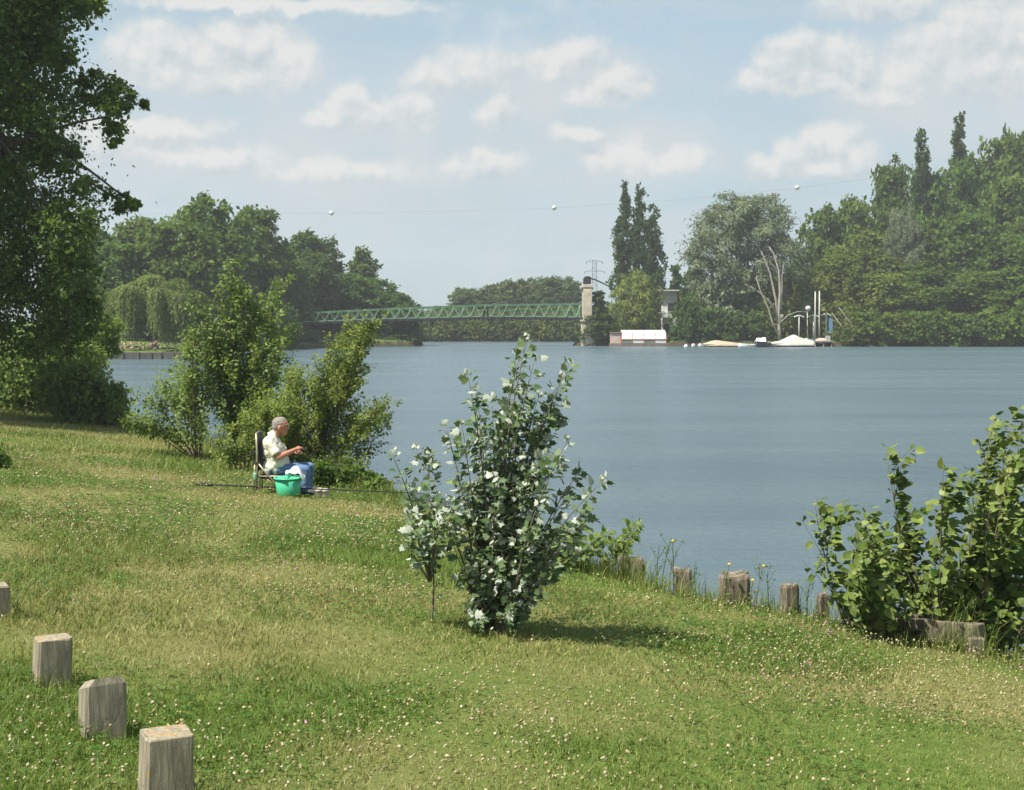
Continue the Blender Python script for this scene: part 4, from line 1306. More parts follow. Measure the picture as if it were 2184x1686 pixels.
def jetty():
    Y = 203.0
    z0 = 0.85
    e = empty('jetty', (wx(1745, Y), Y, 0))
    tag(e, 'low timber jetty with cluttered rim beside the white covered boat', 'jetty')
    L = 62 / FPX * Y
    for i in range(9):
        MB().box((-L / 2 + (i + .5) * L / 9, .3, .70), (L / 9 - .03, 2.4, .12), jit=.008).build('plank', M['dock'], e)
    for i in range(4):
        for dy in (-.7, 1.2):
            MB().tube([(-L / 2 + .3 + i * (L - .6) / 3, dy, -1.4), (-L / 2 + .3 + i * (L - .6) / 3, dy, .68)], .10, 8).build('pile', M['dock'], e)
    rr = random.Random(4)
    for i, (px, mt, nm, lab, sz) in enumerate([(1715, 'tarp_white', 'folded_sail', 'crumpled pale sailcloth bundle on the jetty end by the covered boat', (1.0, .6, .5)),
                                               (1728, 'blue', 'storage_crate', 'low blue crate on the timber jetty', (.8, .6, .3)),
                                               (1752, 'pink', 'upturned_canoe', 'pinkish upturned small boat lying on the jetty', (1.9, .7, .42)),
                                               (1765, 'offwhite', 'storage_crate', 'pale tall crate at the far end of the jetty', (.6, .6, .75))]):
        m = MB()
        if nm == 'upturned_canoe':
            m.ball((0, 0, .05), (sz[0] / 2, sz[1] / 2, sz[2]), 16, 8)
        elif nm == 'folded_sail':
            for k in range(7):
                m.ball((rr.uniform(-.4, .4), rr.uniform(-.15, .15), rr.uniform(.1, .35)), (.3, .22, .16), 8, 6)
        else:
            m.box((0, 0, sz[2] / 2), sz)
            for k in range(3):
                m.box((0, -sz[1] / 2 - .015, sz[2] * (k + .5) / 3), (sz[0] + .04, .03, sz[2] / 4))
            m.box((0, 0, sz[2] + .025), (sz[0] + .06, sz[1] + .06, .05))
        o = m.build(nm, M[mt]); o.location = (wx(px, Y), Y - .1, .765)
        tag(o, lab, {'folded_sail': 'sail', 'storage_crate': 'crate', 'upturned_canoe': 'boat'}[nm])
    # mooring posts with capped cross heads
    def tpost(px, topy, baseY, h_px, lab, arm=.62):
        Yp = baseY
        X = wx(px, Yp); z = gz(X, Yp)
        top = wz(topy, Yp)
        e = empty('mooring_post', (X, Yp, z - .3))
        H = top - z + .3
        MB().tube([(0, 0, 0), (.02, 0, H)], [.09, .08], 10).build('shaft', M['offwhite'], e)
        m = MB(); m.tube([(-arm, 0, H - .14), (-arm * .5, 0, H - .03), (0, 0, H), (arm * .5, 0, H - .03), (arm, 0, H - .14)], [.07, .11, .12, .11, .07], 8)
        m.build('cross_head', M['offwhite'], e)
        for sg in (-1, 1):
            m = MB(); m.ball((sg * arm, 0, H - .16), (.12, .12, .12), 8, 6); m.build('cap', M['white'], e)
        tag(e, lab, 'post', 'pale posts with cross heads by the jetty')
    tpost(1704, 674, 206.0, 60, 'pale cross-headed post standing behind the white covered boat')
    tpost(1735, 673, 207.0, 60, 'pale cross-headed post beside the two tall bare masts')
    tpost(1762, 670.5, 206.0, 60, 'pale cross-headed post beside the blue board')
    tpost(1677, 679, 208.0, 60, 'short pale cross-headed post beside the bare tree', .3)
    for px, ty, lab in ((1738.5, 622, 'tall pale bare mast beside the cross-headed post'), (1747.5, 621, 'tall pale bare mast nearest the blue board')):
        Yp = 205.2; X = wx(px, Yp); z = gz(X, Yp)
        m = MB(); m.tube([(0, 0, -.3), (0, 0, (wz(ty, Yp) - z) / 2), (.02, 0, wz(ty, Yp) - z)], [.11, .10, .09], 10)
        o = m.build('mast', M['offwhite']); o.location = (X, Yp, z)
        m = MB(); m.ball((.02, 0, wz(ty, Yp) - z), (.11, .11, .06), 10, 6); m.build('cap', M['galv'], o)
        tag(o, lab, 'mast', 'tall pale masts by the jetty')
    # lamp with white globe
    Yp = 206.6; X = wx(1722, Yp); z = gz(X, Yp)
    e = empty('globe_lamp', (X, Yp, z - .2))
    H = wz(658, Yp) - z + .2
    MB().tube([(0, 0, 0), (0, 0, H - .4)], .06, 8).build('pole', M['offwhite'], e)
    MB().ball((0.1, 0, H), (.40, .38, .36), 14, 10).build('globe', M['white'], e)
    MB().lathe([(.0, -.5), (.16, -.5), (.22, -.38), (.10, -.30), (0, -.3)], 10, (.05, 0, H)).build('collar', M['galv'], e)
    tag(e, 'post with round white globe head among the jetty posts', 'lamp')
    # boards
    for px, py0, py1, w, mt, Yp, lab in ((1666, 671, 686, 9, 'white', 207.4, 'small white notice board beside the bare tree'), (1772, 679, 712, 8, 'blue', 206.0, 'upright blue board at the end of the jetty')):
        X = wx(px, Yp); z = gz(X, Yp)
        e = empty('notice_board', (X, Yp, z - .2))
        W = w / FPX * Yp
        zt, zb = wz(py0, Yp) - z + .2, wz(py1, Yp) - z + .2
        for sg in (-1, 1):
            MB().tube([(sg * W * .35, .05, 0), (sg * W * .35, .05, zt - .05)], .04, 6).build('leg', M['dock'], e)
        MB().box((0, 0, (zt + zb) / 2), (W, .05, zt - zb)).build('panel', M[mt], e, .01)
        tag(e, lab, 'board')
jetty()

# ------------------------------------------------------------------ near bank: posts, stakes, revetment
def chamfer_post(name, w, h, top_ch, tilt, mat_, loc, rz, slope=0.0):
    """square timber post, slightly tapered, with clipped top edges"""
    mb = MB()
    a = w / 2
    c = top_ch
    rings = [(-.35, a, a), (0, a, a), (h - c, a * .985, a * .985), (h, a - c, a - min(c, .008))]
    V = []; F = []
    k = .012
    for (z, x, y) in rings:
        for (px, py) in ((-x, -y + k), (-x + k, -y), (x - k, -y), (x, -y + k), (x, y - k), (x - k, y), (-x + k, y), (-x, y - k)):
            V.append((px + tilt[0] * z + rng.normal(0, .0012), py + tilt[1] * z + rng.normal(0, .0012), z + ((rng.normal(0, .003) - slope * (py / a + 1)) if z > .1 else 0)))
    for r in range(3):
        for i in range(8):
            j = (i + 1) % 8
            F.append((r * 8 + i, r * 8 + j, (r + 1) * 8 + j, (r + 1) * 8 + i))
    F.append(tuple(24 + i for i in range(8)))
    F.append(tuple(range(8))[::-1])
    mb.add(V, F)
    o = mb.build(name, mat_)
    o.location = loc; o.rotation_euler = (0, 0, rz)
    return o

def near_posts():
    data = [(352, 1722, 5.49, 1562, 'post', .005, (.02, 0), R(25), 'weathered square timber post with pale split top edged in orange lichen', .185),
            (219, 1562, 6.51, 1438, 'post_clean', .030, (.0, .03), R(28), 'grey square timber post with clipped corners and no lichen', .185),
            (110, 1462, 7.40, 1360, 'post', .004, (.03, .0), R(28), 'square timber post with an orange lichen patch, second from the split-topped post', .175),
            (-14, 1312, 9.19, 1251, 'post_clean', .010, (.0, .0), R(28), 'timber post farthest along the row towards the big alder', .185)]
    for (px, by, Y, ty, mt, ch, tilt, rz, lab, w) in data:
        X = wx(px, Y); z = gz(X, Y)
        h = max(.2, wz(ty, Y) - z)
        o = chamfer_post('timber_post', w, h, ch, tilt, M[mt], (X, Y, z), rz, .028 if ch > .02 else 0.0)
        tag(o, lab, 'post', 'row of squat timber posts on the grass')
near_posts()

def stake(px, topy, wpx, Y, round_, lab, depth=None, rough=.012, lean=(0, 0), mat_='pile', cut=0.0):
    X = wx(px, Y); z = gz(X, Y)
    w = wpx / FPX * Y
    top = wz(topy, Y)
    n = 14
    V = []; F = []
    zs = [z - .8, z - .1, z + (top - z) * .5, top - .03, top]
    d = depth or w
    r = np.random.default_rng(int(px))
    ph = r.normal(0, rough, (n,))
    for zi, zz in enumerate(zs):
        for i in range(n):
            a = 2 * math.pi * (i + .5) / n
            if round_:
                x, y = math.cos(a), math.sin(a)
            else:
                x = np.sign(math.cos(a)) * abs(math.cos(a)) ** .35; y = np.sign(math.sin(a)) * abs(math.sin(a)) ** .35
            sc = 1.0 if zi < 4 else .90
            dz = (r.normal(0, rough * .8) + cut * x) if zi >= 3 else 0
            V.append((x * (w / 2 + ph[i]) * sc + lean[0] * (zz - z), y * (d / 2 + ph[i]) * sc + lean[1] * (zz - z), zz - z + dz))
    for k in range(len(zs) - 1):
        for i in range(n):
            j = (i + 1) % n
            F.append((k * n + i, k * n + j, (k + 1) * n + j, (k + 1) * n + i))
    c = len(V)
    V.append((lean[0] * (top - z), lean[1] * (top - z), top - z - .015))
    for i in range(n):
        F.append(((len(zs) - 1) * n + i, (len(zs) - 1) * n + (i + 1) % n, c))
    o = MB().add(V, F).build('timber_stake', M[mat_])
    o.location = (X, Y, z)
    tag(o, lab, 'stake', 'old timber stakes along the river edge')
    return o

stake(1345, 1189, 56, 14.75, False, 'wide split timber plank stump among tall weeds at the water edge', .06, cut=-.02)
stake(1293, 1192, 15, 15.3, True, 'thin grey stake beside the split plank stump')
stake(1455, 1214, 34, 13.95, False, 'narrow upright grey stake between the plank stump and the broad stump', .13)
stake(1563, 1224, 66, 13.55, False, 'broad grey timber stump with straw bent across it', .22, rough=.016, lean=(.03, 0))
stake(1684, 1246, 36, 13.1, True, 'round-topped grey stake between the broad stump and the leafy bush', .14)
stake(1756, 1266, 24, 12.95, True, 'narrow brown stake just in front of the leafy bush', .1)

def revetment():
    e = empty('timber_revetment', (3.4, 12.05, gz(3.4, 12.05)))
    tag(e, 'broken grey timber revetment with posts and beams below the leafy bush', 'revetment')
    o = np.array(e.location)
    def P(px, py, Y):
        return np.array([wx(px, Y), Y, wz(py, Y)]) - o
    def jbar(name, a, b, w, h):
        m = MB(); m.bar(a, b, w, h)
        m.V[-1] = m.V[-1] + rng.normal(0, .010, m.V[-1].shape)
        return m.build(name, M['pile'], e, .012)
    jbar('beam', P(1828, 1324, 12.55), P(1990, 1334, 12.05), .16, .10)
    jbar('beam', P(1975, 1345, 12.0), P(2098, 1352, 11.7), .14, .17)
    jbar('beam', P(1900, 1318, 12.4), P(1968, 1320, 12.2), .12, .06)
    jbar('post', P(1988, 1475, 11.98), P(1986, 1338, 11.98), .10, .12)
    jbar('post', P(2080, 1490, 11.66), P(2081, 1360, 11.66), .10, .15)
    jbar('plank', P(1990, 1392, 12.06), P(2080, 1400, 11.8), .05, .13)
    jbar('plank', P(1860, 1352, 12.5), P(1985, 1368, 12.12), .05, .14)
    m = MB(); m.ball(P(1880, 1342, 12.4), (.16, .10, .07), 10, 7)
    m.V[-1] = m.V[-1] + rng.normal(0, .012, m.V[-1].shape)
    m.build('rubble_stone', M['rock'], e)
revetment()

# ------------------------------------------------------------------ near trees and bushes (stems + leaves)
def stems_plant(name, base_pts, tips, tmpl, size, mats, stem_mat, label, cat, per_m=46, twig=0.28, ntwig=7, wind=(0.35, 0, 0), stem_r=.011, up=0.35, rnd=.8,
                bow=.25, t_start=.18, tipwhite=False, group=None, szv=.3, tint_mid=.5, bunch=1.0, flip=0.0, helio=.35, sub=1.0):
    r = np.random.default_rng(abs(hash(name)) % 1000 if False else len(tips) * 7 + int(size * 1000))
    b0 = np.array(base_pts[0], float)
    e = empty(name, tuple(b0))
    tag(e, label, cat, group)
    mb = MB()
    P = []; A = []; N = []; L = []; T = []
    wind = np.array(wind, float)
    def along(pts, dens, t0, scale=1.0, istip=False):
        seg = np.linalg.norm(np.diff(pts, axis=0), axis=1); tot = seg.sum()
        n = max(3, int(tot * dens))
        cum = np.concatenate([[0], np.cumsum(seg)]) / tot
        ts = np.sort(t0 + (1 - t0) * r.random(n) ** .8)
        X = np.stack([np.interp(ts, cum, pts[:, i]) for i in range(3)], 1)
        tan = unit(np.stack([np.interp(ts, cum, np.gradient(pts[:, i])) for i in range(3)], 1))
        ang = 2.399 * np.arange(n) + r.uniform(0, 6)
        ref = np.tile(np.array([.2, .9, .1]), (n, 1))
        s = unit(np.cross(tan, ref)); u = np.cross(tan, s)
        radial = np.cos(ang)[:, None] * s + np.sin(ang)[:, None] * u
        a = radial * .9 + tan * .35 + wind + .35 * rdir(n, r) + np.array([0, 0, -.15])
        a = unit(a)
        pet = size * (.25 + .45 * r.random(n))[:, None]
        nn = unit(np.array([-.8 * helio, -.6 * helio, up]) + tan * .3 + rnd * rdir(n, r))
        nn = np.where((r.random(n) < flip)[:, None], -nn, nn)
        ls = size * scale * (1 + szv * r.normal(size=n)).clip(.45, 1.6) * (1.0 - .22 * ts)
        P.append(X + a * pet); A.append(a); N.append(nn); L.append(ls)
        T.append(np.clip(tint_mid + .28 * r.normal(size=n) + .15 * (ts - .5), 0, 1))
    for i, (tip, bi, w) in enumerate(tips):
        b = np.array(base_pts[bi], float) + r.normal(0, .03 if bi != 3 else .004, 3) * (1, 1, 0)
        tip = np.array(tip, float)
        d = tip - b
        mid = b + d * .45 + np.array([-d[0] * bow, -d[1] * bow, abs(d[2]) * .12]) + r.normal(0, .04, 3)
        pts = bez(b - (0, 0, .06), mid, tip, 12) - b0
        mb.tube(pts, np.linspace(stem_r * w, stem_r * .22, 12), 5)
        along(pts, per_m * bunch, t_start if bi != 1 else max(t_start, .30))
        Lt = np.linalg.norm(d)
        for k in range(int(ntwig * Lt)):
            t = r.uniform(.22 if bi != 1 else .5, .95)
            j = int(t * 11); p0 = pts[j]
            tg = pts[min(j + 1, 11)] - pts[j - 1]; tg = tg / np.linalg.norm(tg)
            dd = rdir(1, r)[0] * .8 + tg * .9 + np.array([0, 0, .2]) + wind * .5
            dd /= np.linalg.norm(dd)
            ln = twig * (1.15 - .7 * t) * r.uniform(.5, 1.2)
            q = bez(p0, p0 + dd * ln * .5 + (0, 0, .02), p0 + dd * ln + np.array([0, 0, .05]) * ln, 5)
            mb.tube(q, np.linspace(stem_r * .35, stem_r * .12, 5), 4, False)
            along(q, per_m * 1.1, .15, .92)
        if tipwhite:   # felted young leaves standing at the shoot tip
            n = 6
            a = unit(rdir(n, r) * .8 + np.array([.15, 0, 1.0]))
            P.append(np.tile(pts[-1], (n, 1)) + r.normal(0, .012, (n, 3))); A.append(a)
            N.append(unit(-a * .2 + rdir(n, r) * .3 + np.array([.2, .75, -.25]))); L.append(size * r.uniform(.28, .62, n)); T.append(r.uniform(.3, 1, n))
    P = np.concatenate(P); A = np.concatenate(A); N = np.concatenate(N); L = np.concatenate(L); T = np.concatenate(T)
    link('stems', mb.mesh(name + '_stems', stem_mat), e)
    link('leaves', leaves_mesh(name + '_leaves', P, A, N, L, T, tmpl, mats), e)
    return e, len(P)

def tip(px, py, Y, dy=0.0):
    Yt = Y + dy
    return (wx(px, Y), Yt, wz(py, Y))

def white_poplar():
    Y = 10.5
    bx = wx(1040, Y)
    base = [(bx, Y, gz(bx, Y)), (wx(918, Y + .1), Y + .1, gz(wx(918, Y + .1), Y + .1)), (bx + .12, Y - .1, gz(bx + .12, Y - .1)), (wx(914.5, Y), Y + .1, wz(1228, Y))]
    T = []
    r = np.random.default_rng(9)
    main = [(1125, 720, 0, 2.2), (1112, 745, 0, 1.8), (1140, 765, 0, 1.5), (1095, 800, 0, 1.4), (1118, 825, 0, 1.4), (1150, 840, 0, 1.4), (1200, 805, 0, 1.4), (1192, 890, 0, 1.3), (1020, 850, 0, 1.3), (1216, 770, 0, 1.5), (1000, 795, 0, 1.6), (1048, 850, 0, 1.5), (1180, 850, 0, 1.5), (1085, 840, 0, 1.5), (1140, 900, 2, 1.4), (948, 905, 0, 1.4), (985, 900, 0, 1.3),
            (878, 965, 0, 1.3), (838, 962, 1, 1.4), (905, 980, 1, 1.3), (1286, 1020, 2, 1.4), (1235, 1010, 2, 1.4), (1205, 930, 2, 1.4), (1020, 940, 0, 1.4), (1070, 960, 2, 1.3), (1120, 990, 2, 1.3), (1165, 1010, 2, 1.3),
            (1240, 1090, 2, 1.2), (1262, 1115, 2, 1.0), (1232, 1160, 2, 1.0), (1195, 1160, 2, 1.1), (1150, 1100, 2, 1.2), (880, 1070, 1, 1.2), (865, 1130, 1, 1.1), (930, 1060, 1, 1.2), (975, 1030, 0, 1.2), (1010, 1060, 0, 1.2), (1055, 1090, 2, 1.2), (1100, 1130, 2, 1.1),
            (960, 1140, 0, 1.1), (915, 1150, 1, 1.1), (1130, 1190, 2, 1.0), (1090, 1220, 2, 1.0), (1010, 1200, 0, 1.0), (1060, 1180, 0, 1.0), (970, 1230, 0, .9), (1120, 1255, 2, .9), (1040, 1270, 0, .9), (1085, 1290, 2, .8), (1005, 1290, 0, .8), (1150, 1040, 2, 1.2), (1215, 1060, 2, 1.2),
            (1100, 900, 0, 1.3), (1160, 960, 0, 1.3), (1060, 1020, 0, 1.2), (1130, 1080, 0, 1.2)]
    T.append((tip(912, 1130, Y, .1), 1, 1.2))
    for (px, py, bi, w) in main:
        if bi == 1: bi = 3
        T.append((tip(px, py, Y, r.normal(0, .32) * (1.0 if py > 900 else .4)), bi, w))
    e, n = stems_plant('white_poplar_bush', base, T, T_LOBED, .070, [M['f_top'], M['f_under']], M['twig'],
                       'young white poplar bush with dark leaves and white felted undersides on the lawn', 'bush',
                       per_m=40, twig=.30, ntwig=4.0, wind=(.35, -.05, .05), stem_r=.008, up=.55, rnd=.80, bow=.16, t_start=.14, tipwhite=True, tint_mid=.5, flip=.32, helio=.55)
    return n
n_pop = white_poplar()

def leafy_bush_right():
    Y = 12.35
    bx = wx(2010, Y)
    base = [(bx, Y, gz(bx, Y) - .1), (wx(1850, 12.7), 12.7, gz(wx(1850, 12.7), 12.7) - .1)]
    r = np.random.default_rng(4)
    main = [(2166, 862, 0, 2.6), (2150, 880, 0, 1.8), (2176, 900, 0, 1.6), (2140, 905, 0, 1.8), (2100, 950, 0, 1.6), (2182, 940, 0, 1.6), (2060, 1010, 0, 1.4), (1892, 955, 0, 1.5), (1962, 965, 0, 1.5), (1905, 1020, 0, 1.3), (2140, 1010, 0, 1.5), (2200, 1060, 0, 1.5),
            (2235, 1010, 0, 1.5), (2240, 1150, 0, 1.3), (2190, 1140, 0, 1.3), (2225, 1230, 0, 1.2), (2170, 1240, 0, 1.1), (2110, 1150, 0, 1.2), (2040, 1120, 0, 1.2), (1965, 1110, 0, 1.2), (2070, 1240, 0, 1.0), (1990, 1210, 0, 1.0), (1920, 1190, 0, 1.0),
            (1850, 1120, 1, 1.2), (1885, 1095, 0, 1.2), (1820, 1215, 1, 1.0), (2020, 1050, 0, 1.3), (2080, 1080, 0, 1.3), (1754, 1078, 1, 1.5), (1775, 1130, 1, 1.2), (1735, 1190, 1, 1.1), (1835, 1165, 1, 1.2), (1800, 1190, 1, 1.0), (1870, 1215, 1, 1.0), (2150, 1300, 0, .9), (1830, 1250, 1, .9)]
    T = [(tip(px, py, Y, r.normal(0, .42)), bi, w) for (px, py, bi, w) in main]
    e, n = stems_plant('leafy_bush', base, T, T_CORD, .088, [M['f_hazel'], M['f_hazel_u']], M['twig'],
                       'wind-bent leafy bush with broad bright green leaves at the river edge', 'bush',
                       per_m=30, twig=.60, ntwig=6.4, wind=(.85, -.1, .05), stem_r=.010, up=.60, rnd=.92, bow=-.10, t_start=.26, tint_mid=.48, flip=.10, helio=.45)
    return n
n_leafy = leafy_bush_right()

def bank_bush():
    Y = 15.0
    bx = wx(1215, Y)
    base = [(bx, Y, gz(bx, Y) - .1), (wx(1290, Y), Y + .1, gz(wx(1290, Y), Y + .1) - .1)]
    r = np.random.default_rng(14)
    main = [(1262, 1078, 0, 1.2), (1240, 1110, 0, 1), (1200, 1120, 0, 1), (1290, 1120, 0, 1), (1340, 1140, 1, 1), (1372, 1122, 1, 1), (1310, 1160, 1, 1), (1230, 1150, 0, 1), (1180, 1150, 0, 1), (1270, 1170, 0, 1), (1345, 1175, 1, .8)]
    T = [(tip(px, py, Y, r.normal(0, .2)), bi, w) for (px, py, bi, w) in main]
    stems_plant('bank_bush', base, T, T_OVAL, .075, [M['f_sap']], M['twig'], 'small yellow-green bush on the bank behind the white poplar', 'bush',
                per_m=60, twig=.25, ntwig=8, wind=(.2, 0, 0), stem_r=.008, up=.6, rnd=.7, tint_mid=.55)
bank_bush()

def px_blobs(lst, Y, dyj=.5, seed=1, ry=1.0):
    r = np.random.default_rng(seed)
    return [(wx(px, Y), Y + r.uniform(-dyj, dyj), wz(py, Y), rad / FPX * Y * ry) for (px, py, rad) in lst]

def near_tree(name, blobs, root, n, size, tmpl, mt, label, cat, limbs_to, r0, th, per=40, clump=.35, shell=.55, bark='bark', droop=.2, group=None, lean=(0, 0), flat=.8):
    e = empty(name, root)
    tag(e, label, cat, group)
    ro = np.array(root)
    bl = [tuple(np.array(b[:3]) - ro) + (b[3],) for b in blobs]
    link('crown', crown_mesh(name + '_crown', bl, n, size, tmpl, [M[mt]], clump=clump, per=per, shell=shell, droop=droop, rnd=.8, flat=flat, wpow=1.45), e)
    limbs = []
    for i, j in enumerate(limbs_to):
        b = bl[j]
        limbs.append((min(.95, .35 + .5 * i / max(1, len(limbs_to))), b[:3], min(r0 * .42, .085)))
    link('trunk', trunk_mesh(name + '_trunk', th, r0, limbs, M[bark], 8, lean), e)
    return e

def big_alder():
    Y = 36.0
    sil = [(195, 15, 36), (215, 25, 18), (100, 50, 70), (50, 150, 90), (150, 150, 36), (198, 190, 34), (238, 204, 36), (275, 214, 22), (298, 218, 9), (262, 255, 30), (250, 288, 18), (244, 306, 8), (110, 255, 72), (118, 330, 44), (40, 390, 95),
           (140, 430, 58), (195, 412, 34), (242, 424, 22), (272, 430, 12), (292, 433, 6), (165, 500, 60), (50, 550, 95), (165, 590, 54), (200, 640, 28), (50, 670, 90), (150, 680, 58), (205, 715, 20), (100, 735, 52), (30, -50, 120), (150, -50, 70)]
    bl = px_blobs(sil, Y, .9, 3)
    bl += [(b[0] - 1.5, b[1] + 2.0, b[2], b[3]) for b in px_blobs([s for s in sil if s[2] > 60], Y, .8, 5)]
    bl += [(b[0] - 1.3, b[1] - 1.8, b[2], b[3] * .8) for b in px_blobs([s for s in sil if s[2] > 75], Y, .6, 6)]
    off = [(-120, 100, 200), (-120, 350, 220), (-120, 600, 210), (-300, 80, 180), (-320, 330, 200), (-300, 580, 190), (-80, -150, 170), (-220, -260, 180), (-400, 450, 140)]
    bl += px_blobs(off, Y, 2.0, 7)
    rx = wx(-170, Y)
    root = (rx, Y + .3, gz(rx, Y + .3))
    near_tree('alder_tree', bl, root, 150000, .108, T_DIAMOND, 'f_alder', 'tall dark alder tree with drooping leafy boughs on the lawn edge', 'tree',
              [2, 3, 6, 9, 12, 13, 17, 18, 20, 22, 24], .34, 13.5, per=60, clump=.40, shell=.55, droop=.35)
big_alder()

def left_bushes():
    Y = 39.0
    bl = px_blobs([(165, 850, 55), (215, 870, 40), (240, 850, 26), (190, 815, 40), (130, 830, 50), (225, 900, 30), (170, 895, 35), (255, 880, 16)], Y, .6, 21)
    x = wx(180, Y)
    near_tree('bank_shrub', bl, (x, Y, gz(x, Y)), 13000, .11, T_DIAMOND, 'f_sap', 'rounded green shrub beside the water below the alder', 'bush', [0, 1, 3, 4], .05, .9, per=40, clump=.42)
    Y = 44.0
    bl = px_blobs([(20, 810, 60), (80, 800, 60), (60, 840, 45), (110, 840, 40), (-40, 820, 60), (0, 850, 35), (90, 770, 60), (150, 780, 50), (190, 760, 45), (215, 700, 34), (212, 740, 34)], Y, .8, 22)
    x = wx(60, Y)
    near_tree('bank_shrub', bl, (x, Y, gz(x, Y)), 18000, .12, T_DIAMOND, 'f_sap', 'bright green thicket under the boughs of the alder', 'bush', [0, 1, 2, 6, 7], .06, 1.2, per=40, clump=.40)
    Y = 21.2
    bl = px_blobs([(-22, 985, 26), (-40, 1000, 28), (-15, 965, 14)], Y, .1, 23)
    x = wx(-30, Y)
    near_tree('small_bush', bl, (x, Y, gz(x, Y)), 900, .07, T_OVAL, 'f_alder', 'small dark bush growing alone in the open lawn', 'bush', [0, 1], .02, .25, per=30, clump=.5)
left_bushes()

def saplings():
    Y = 28.6
    r = np.random.default_rng(51)
    x = wx(520, Y)
    base = [(x, Y, gz(x, Y) - .05), (wx(420, Y), Y, gz(wx(420, Y), Y) - .05)]
    tp = [(492, 556, 0, 2.4), (478, 610, 0, 1.5), (522, 600, 0, 1.6), (583, 594, 0, 1.7), (556, 628, 0, 1.4), (430, 626, 0, 1.5), (455, 680, 0, 1.3), (600, 690, 0, 1.2), (418, 703, 0, 1.3), (614, 742, 0, 1.3), (500, 680, 0, 1.4), (540, 690, 0, 1.4), (470, 740, 0, 1.3),
          (330, 830, 1, 1.2), (375, 820, 1, 1.2), (430, 700, 1, 1.3), (372, 786, 1, 1.3), (402, 760, 1, 1.3), (440, 770, 1, 1.3), (590, 800, 0, 1.2), (570, 850, 0, 1.1), (510, 790, 0, 1.2), (345, 845, 1, 1.2), (318, 900, 1, 1.1), (302, 885, 1, 1.0), (380, 850, 1, 1.2), (420, 830, 1, 1.2), (460, 850, 0, 1.1), (350, 910, 1, 1.0), (400, 900, 1, 1.0), (440, 910, 1, 1.0),
          (535, 870, 0, 1.0), (490, 900, 0, 1.0), (450, 720, 0, 1.2), (560, 740, 0, 1.2)]
    T = [(tip(px, py, Y, r.normal(0, .55)), bi, w) for (px, py, bi, w) in tp]
    stems_plant('poplar_sapling', base, T, T_OVAL, .088, [M['f_sap']], M['twig'], 'upright bright green sapling with an uneven top behind the seated man', 'tree',
                per_m=46, twig=1.05, ntwig=6.5, wind=(.25, 0, 0), stem_r=.016, up=.55, rnd=.75, bow=-.05, t_start=.22, tint_mid=.52, helio=.4)
    Y = 26.4
    x = wx(600, Y)
    base = [(x, Y, gz(x, Y) - .05), (wx(650, Y), Y + .2, gz(wx(650, Y), Y + .2) - .05), (wx(520, Y), Y, gz(wx(520, Y), Y) - .05)]
    tp = [(802, 682, 1, 2.4), (772, 700, 1, 1.6), (742, 694, 1, 1.5), (720, 735, 1, 1.5), (690, 765, 1, 1.4), (755, 760, 1, 1.3), (600, 790, 0, 1.3), (630, 830, 0, 1.2), (570, 830, 0, 1.2), (655, 795, 0, 1.2), (540, 862, 2, 1.1), (620, 885, 0, 1.1), (590, 905, 0, 1.1), (672, 835, 1, 1.2), (700, 900, 1, 1.1), (640, 800, 0, 1.3), (826, 848, 1, 1.6), (805, 880, 1, 1.3), (770, 862, 1, 1.3), (790, 955, 1, 1.2), (752, 905, 1, 1.2), (705, 830, 1, 1.3), (660, 850, 0, 1.2), (612, 860, 0, 1.2),
          (560, 885, 0, 1.2), (520, 900, 2, 1.2), (482, 925, 2, 1.1), (720, 960, 1, 1.1), (762, 990, 1, 1.0), (650, 930, 0, 1.0), (600, 920, 0, 1.0), (690, 1000, 1, 1.0), (735, 1015, 1, .9), (550, 930, 2, 1.0), (735, 800, 1, 1.2), (680, 890, 1, 1.1), (580, 950, 0, .9), (500, 960, 2, .9), (630, 970, 0, .9), (660, 980, 1, .9)]
    T = [(tip(px, py, Y, r.normal(0, .5)), bi, w) for (px, py, bi, w) in tp]
    stems_plant('alder_sapling', base, T, T_OVAL, .068, [M['f_sapol']], M['twig'], 'leaning olive-green alder sapling reaching over the water towards the bridge', 'tree',
                per_m=66, twig=.85, ntwig=9.0, wind=(.2, 0, -.05), stem_r=.015, up=.55, rnd=.75, bow=-.08, t_start=.22, tint_mid=.52, helio=.4)
    # undergrowth on the bank right of the man
    Y = 23.6
    bl = px_blobs([(690, 1010, 24), (725, 1025, 22), (755, 1020, 20), (785, 1035, 18), (815, 1045, 22), (840, 1065, 18), (770, 1045, 14)], Y, .25, 35)
    x = wx(760, Y)
    near_tree('bank_shrub', bl, (x, Y, gz(x, Y) - .1), 3600, .075, T_OVAL, 'f_alder', 'low scrubby growth on the bank edge in front of the seated man', 'bush', [0, 2, 4], .02, .3, per=20, clump=.5, shell=.3, bark='twig')
saplings()

# ------------------------------------------------------------------ grass
def grass_points(y0, y1, dens, dmin=.06, wide=.42, left=True):
    A = 0.5 * (2 * wide) * (y1 ** 2 - y0 ** 2)
    n = int(A * dens)
    y = np.sqrt(rng.uniform(y0 ** 2, y1 ** 2, n))
    x = rng.uniform(-wide, wide, n) * y
    d = river_sd(x, y)
    k = d > dmin
    return x[k], y[k], d[k]

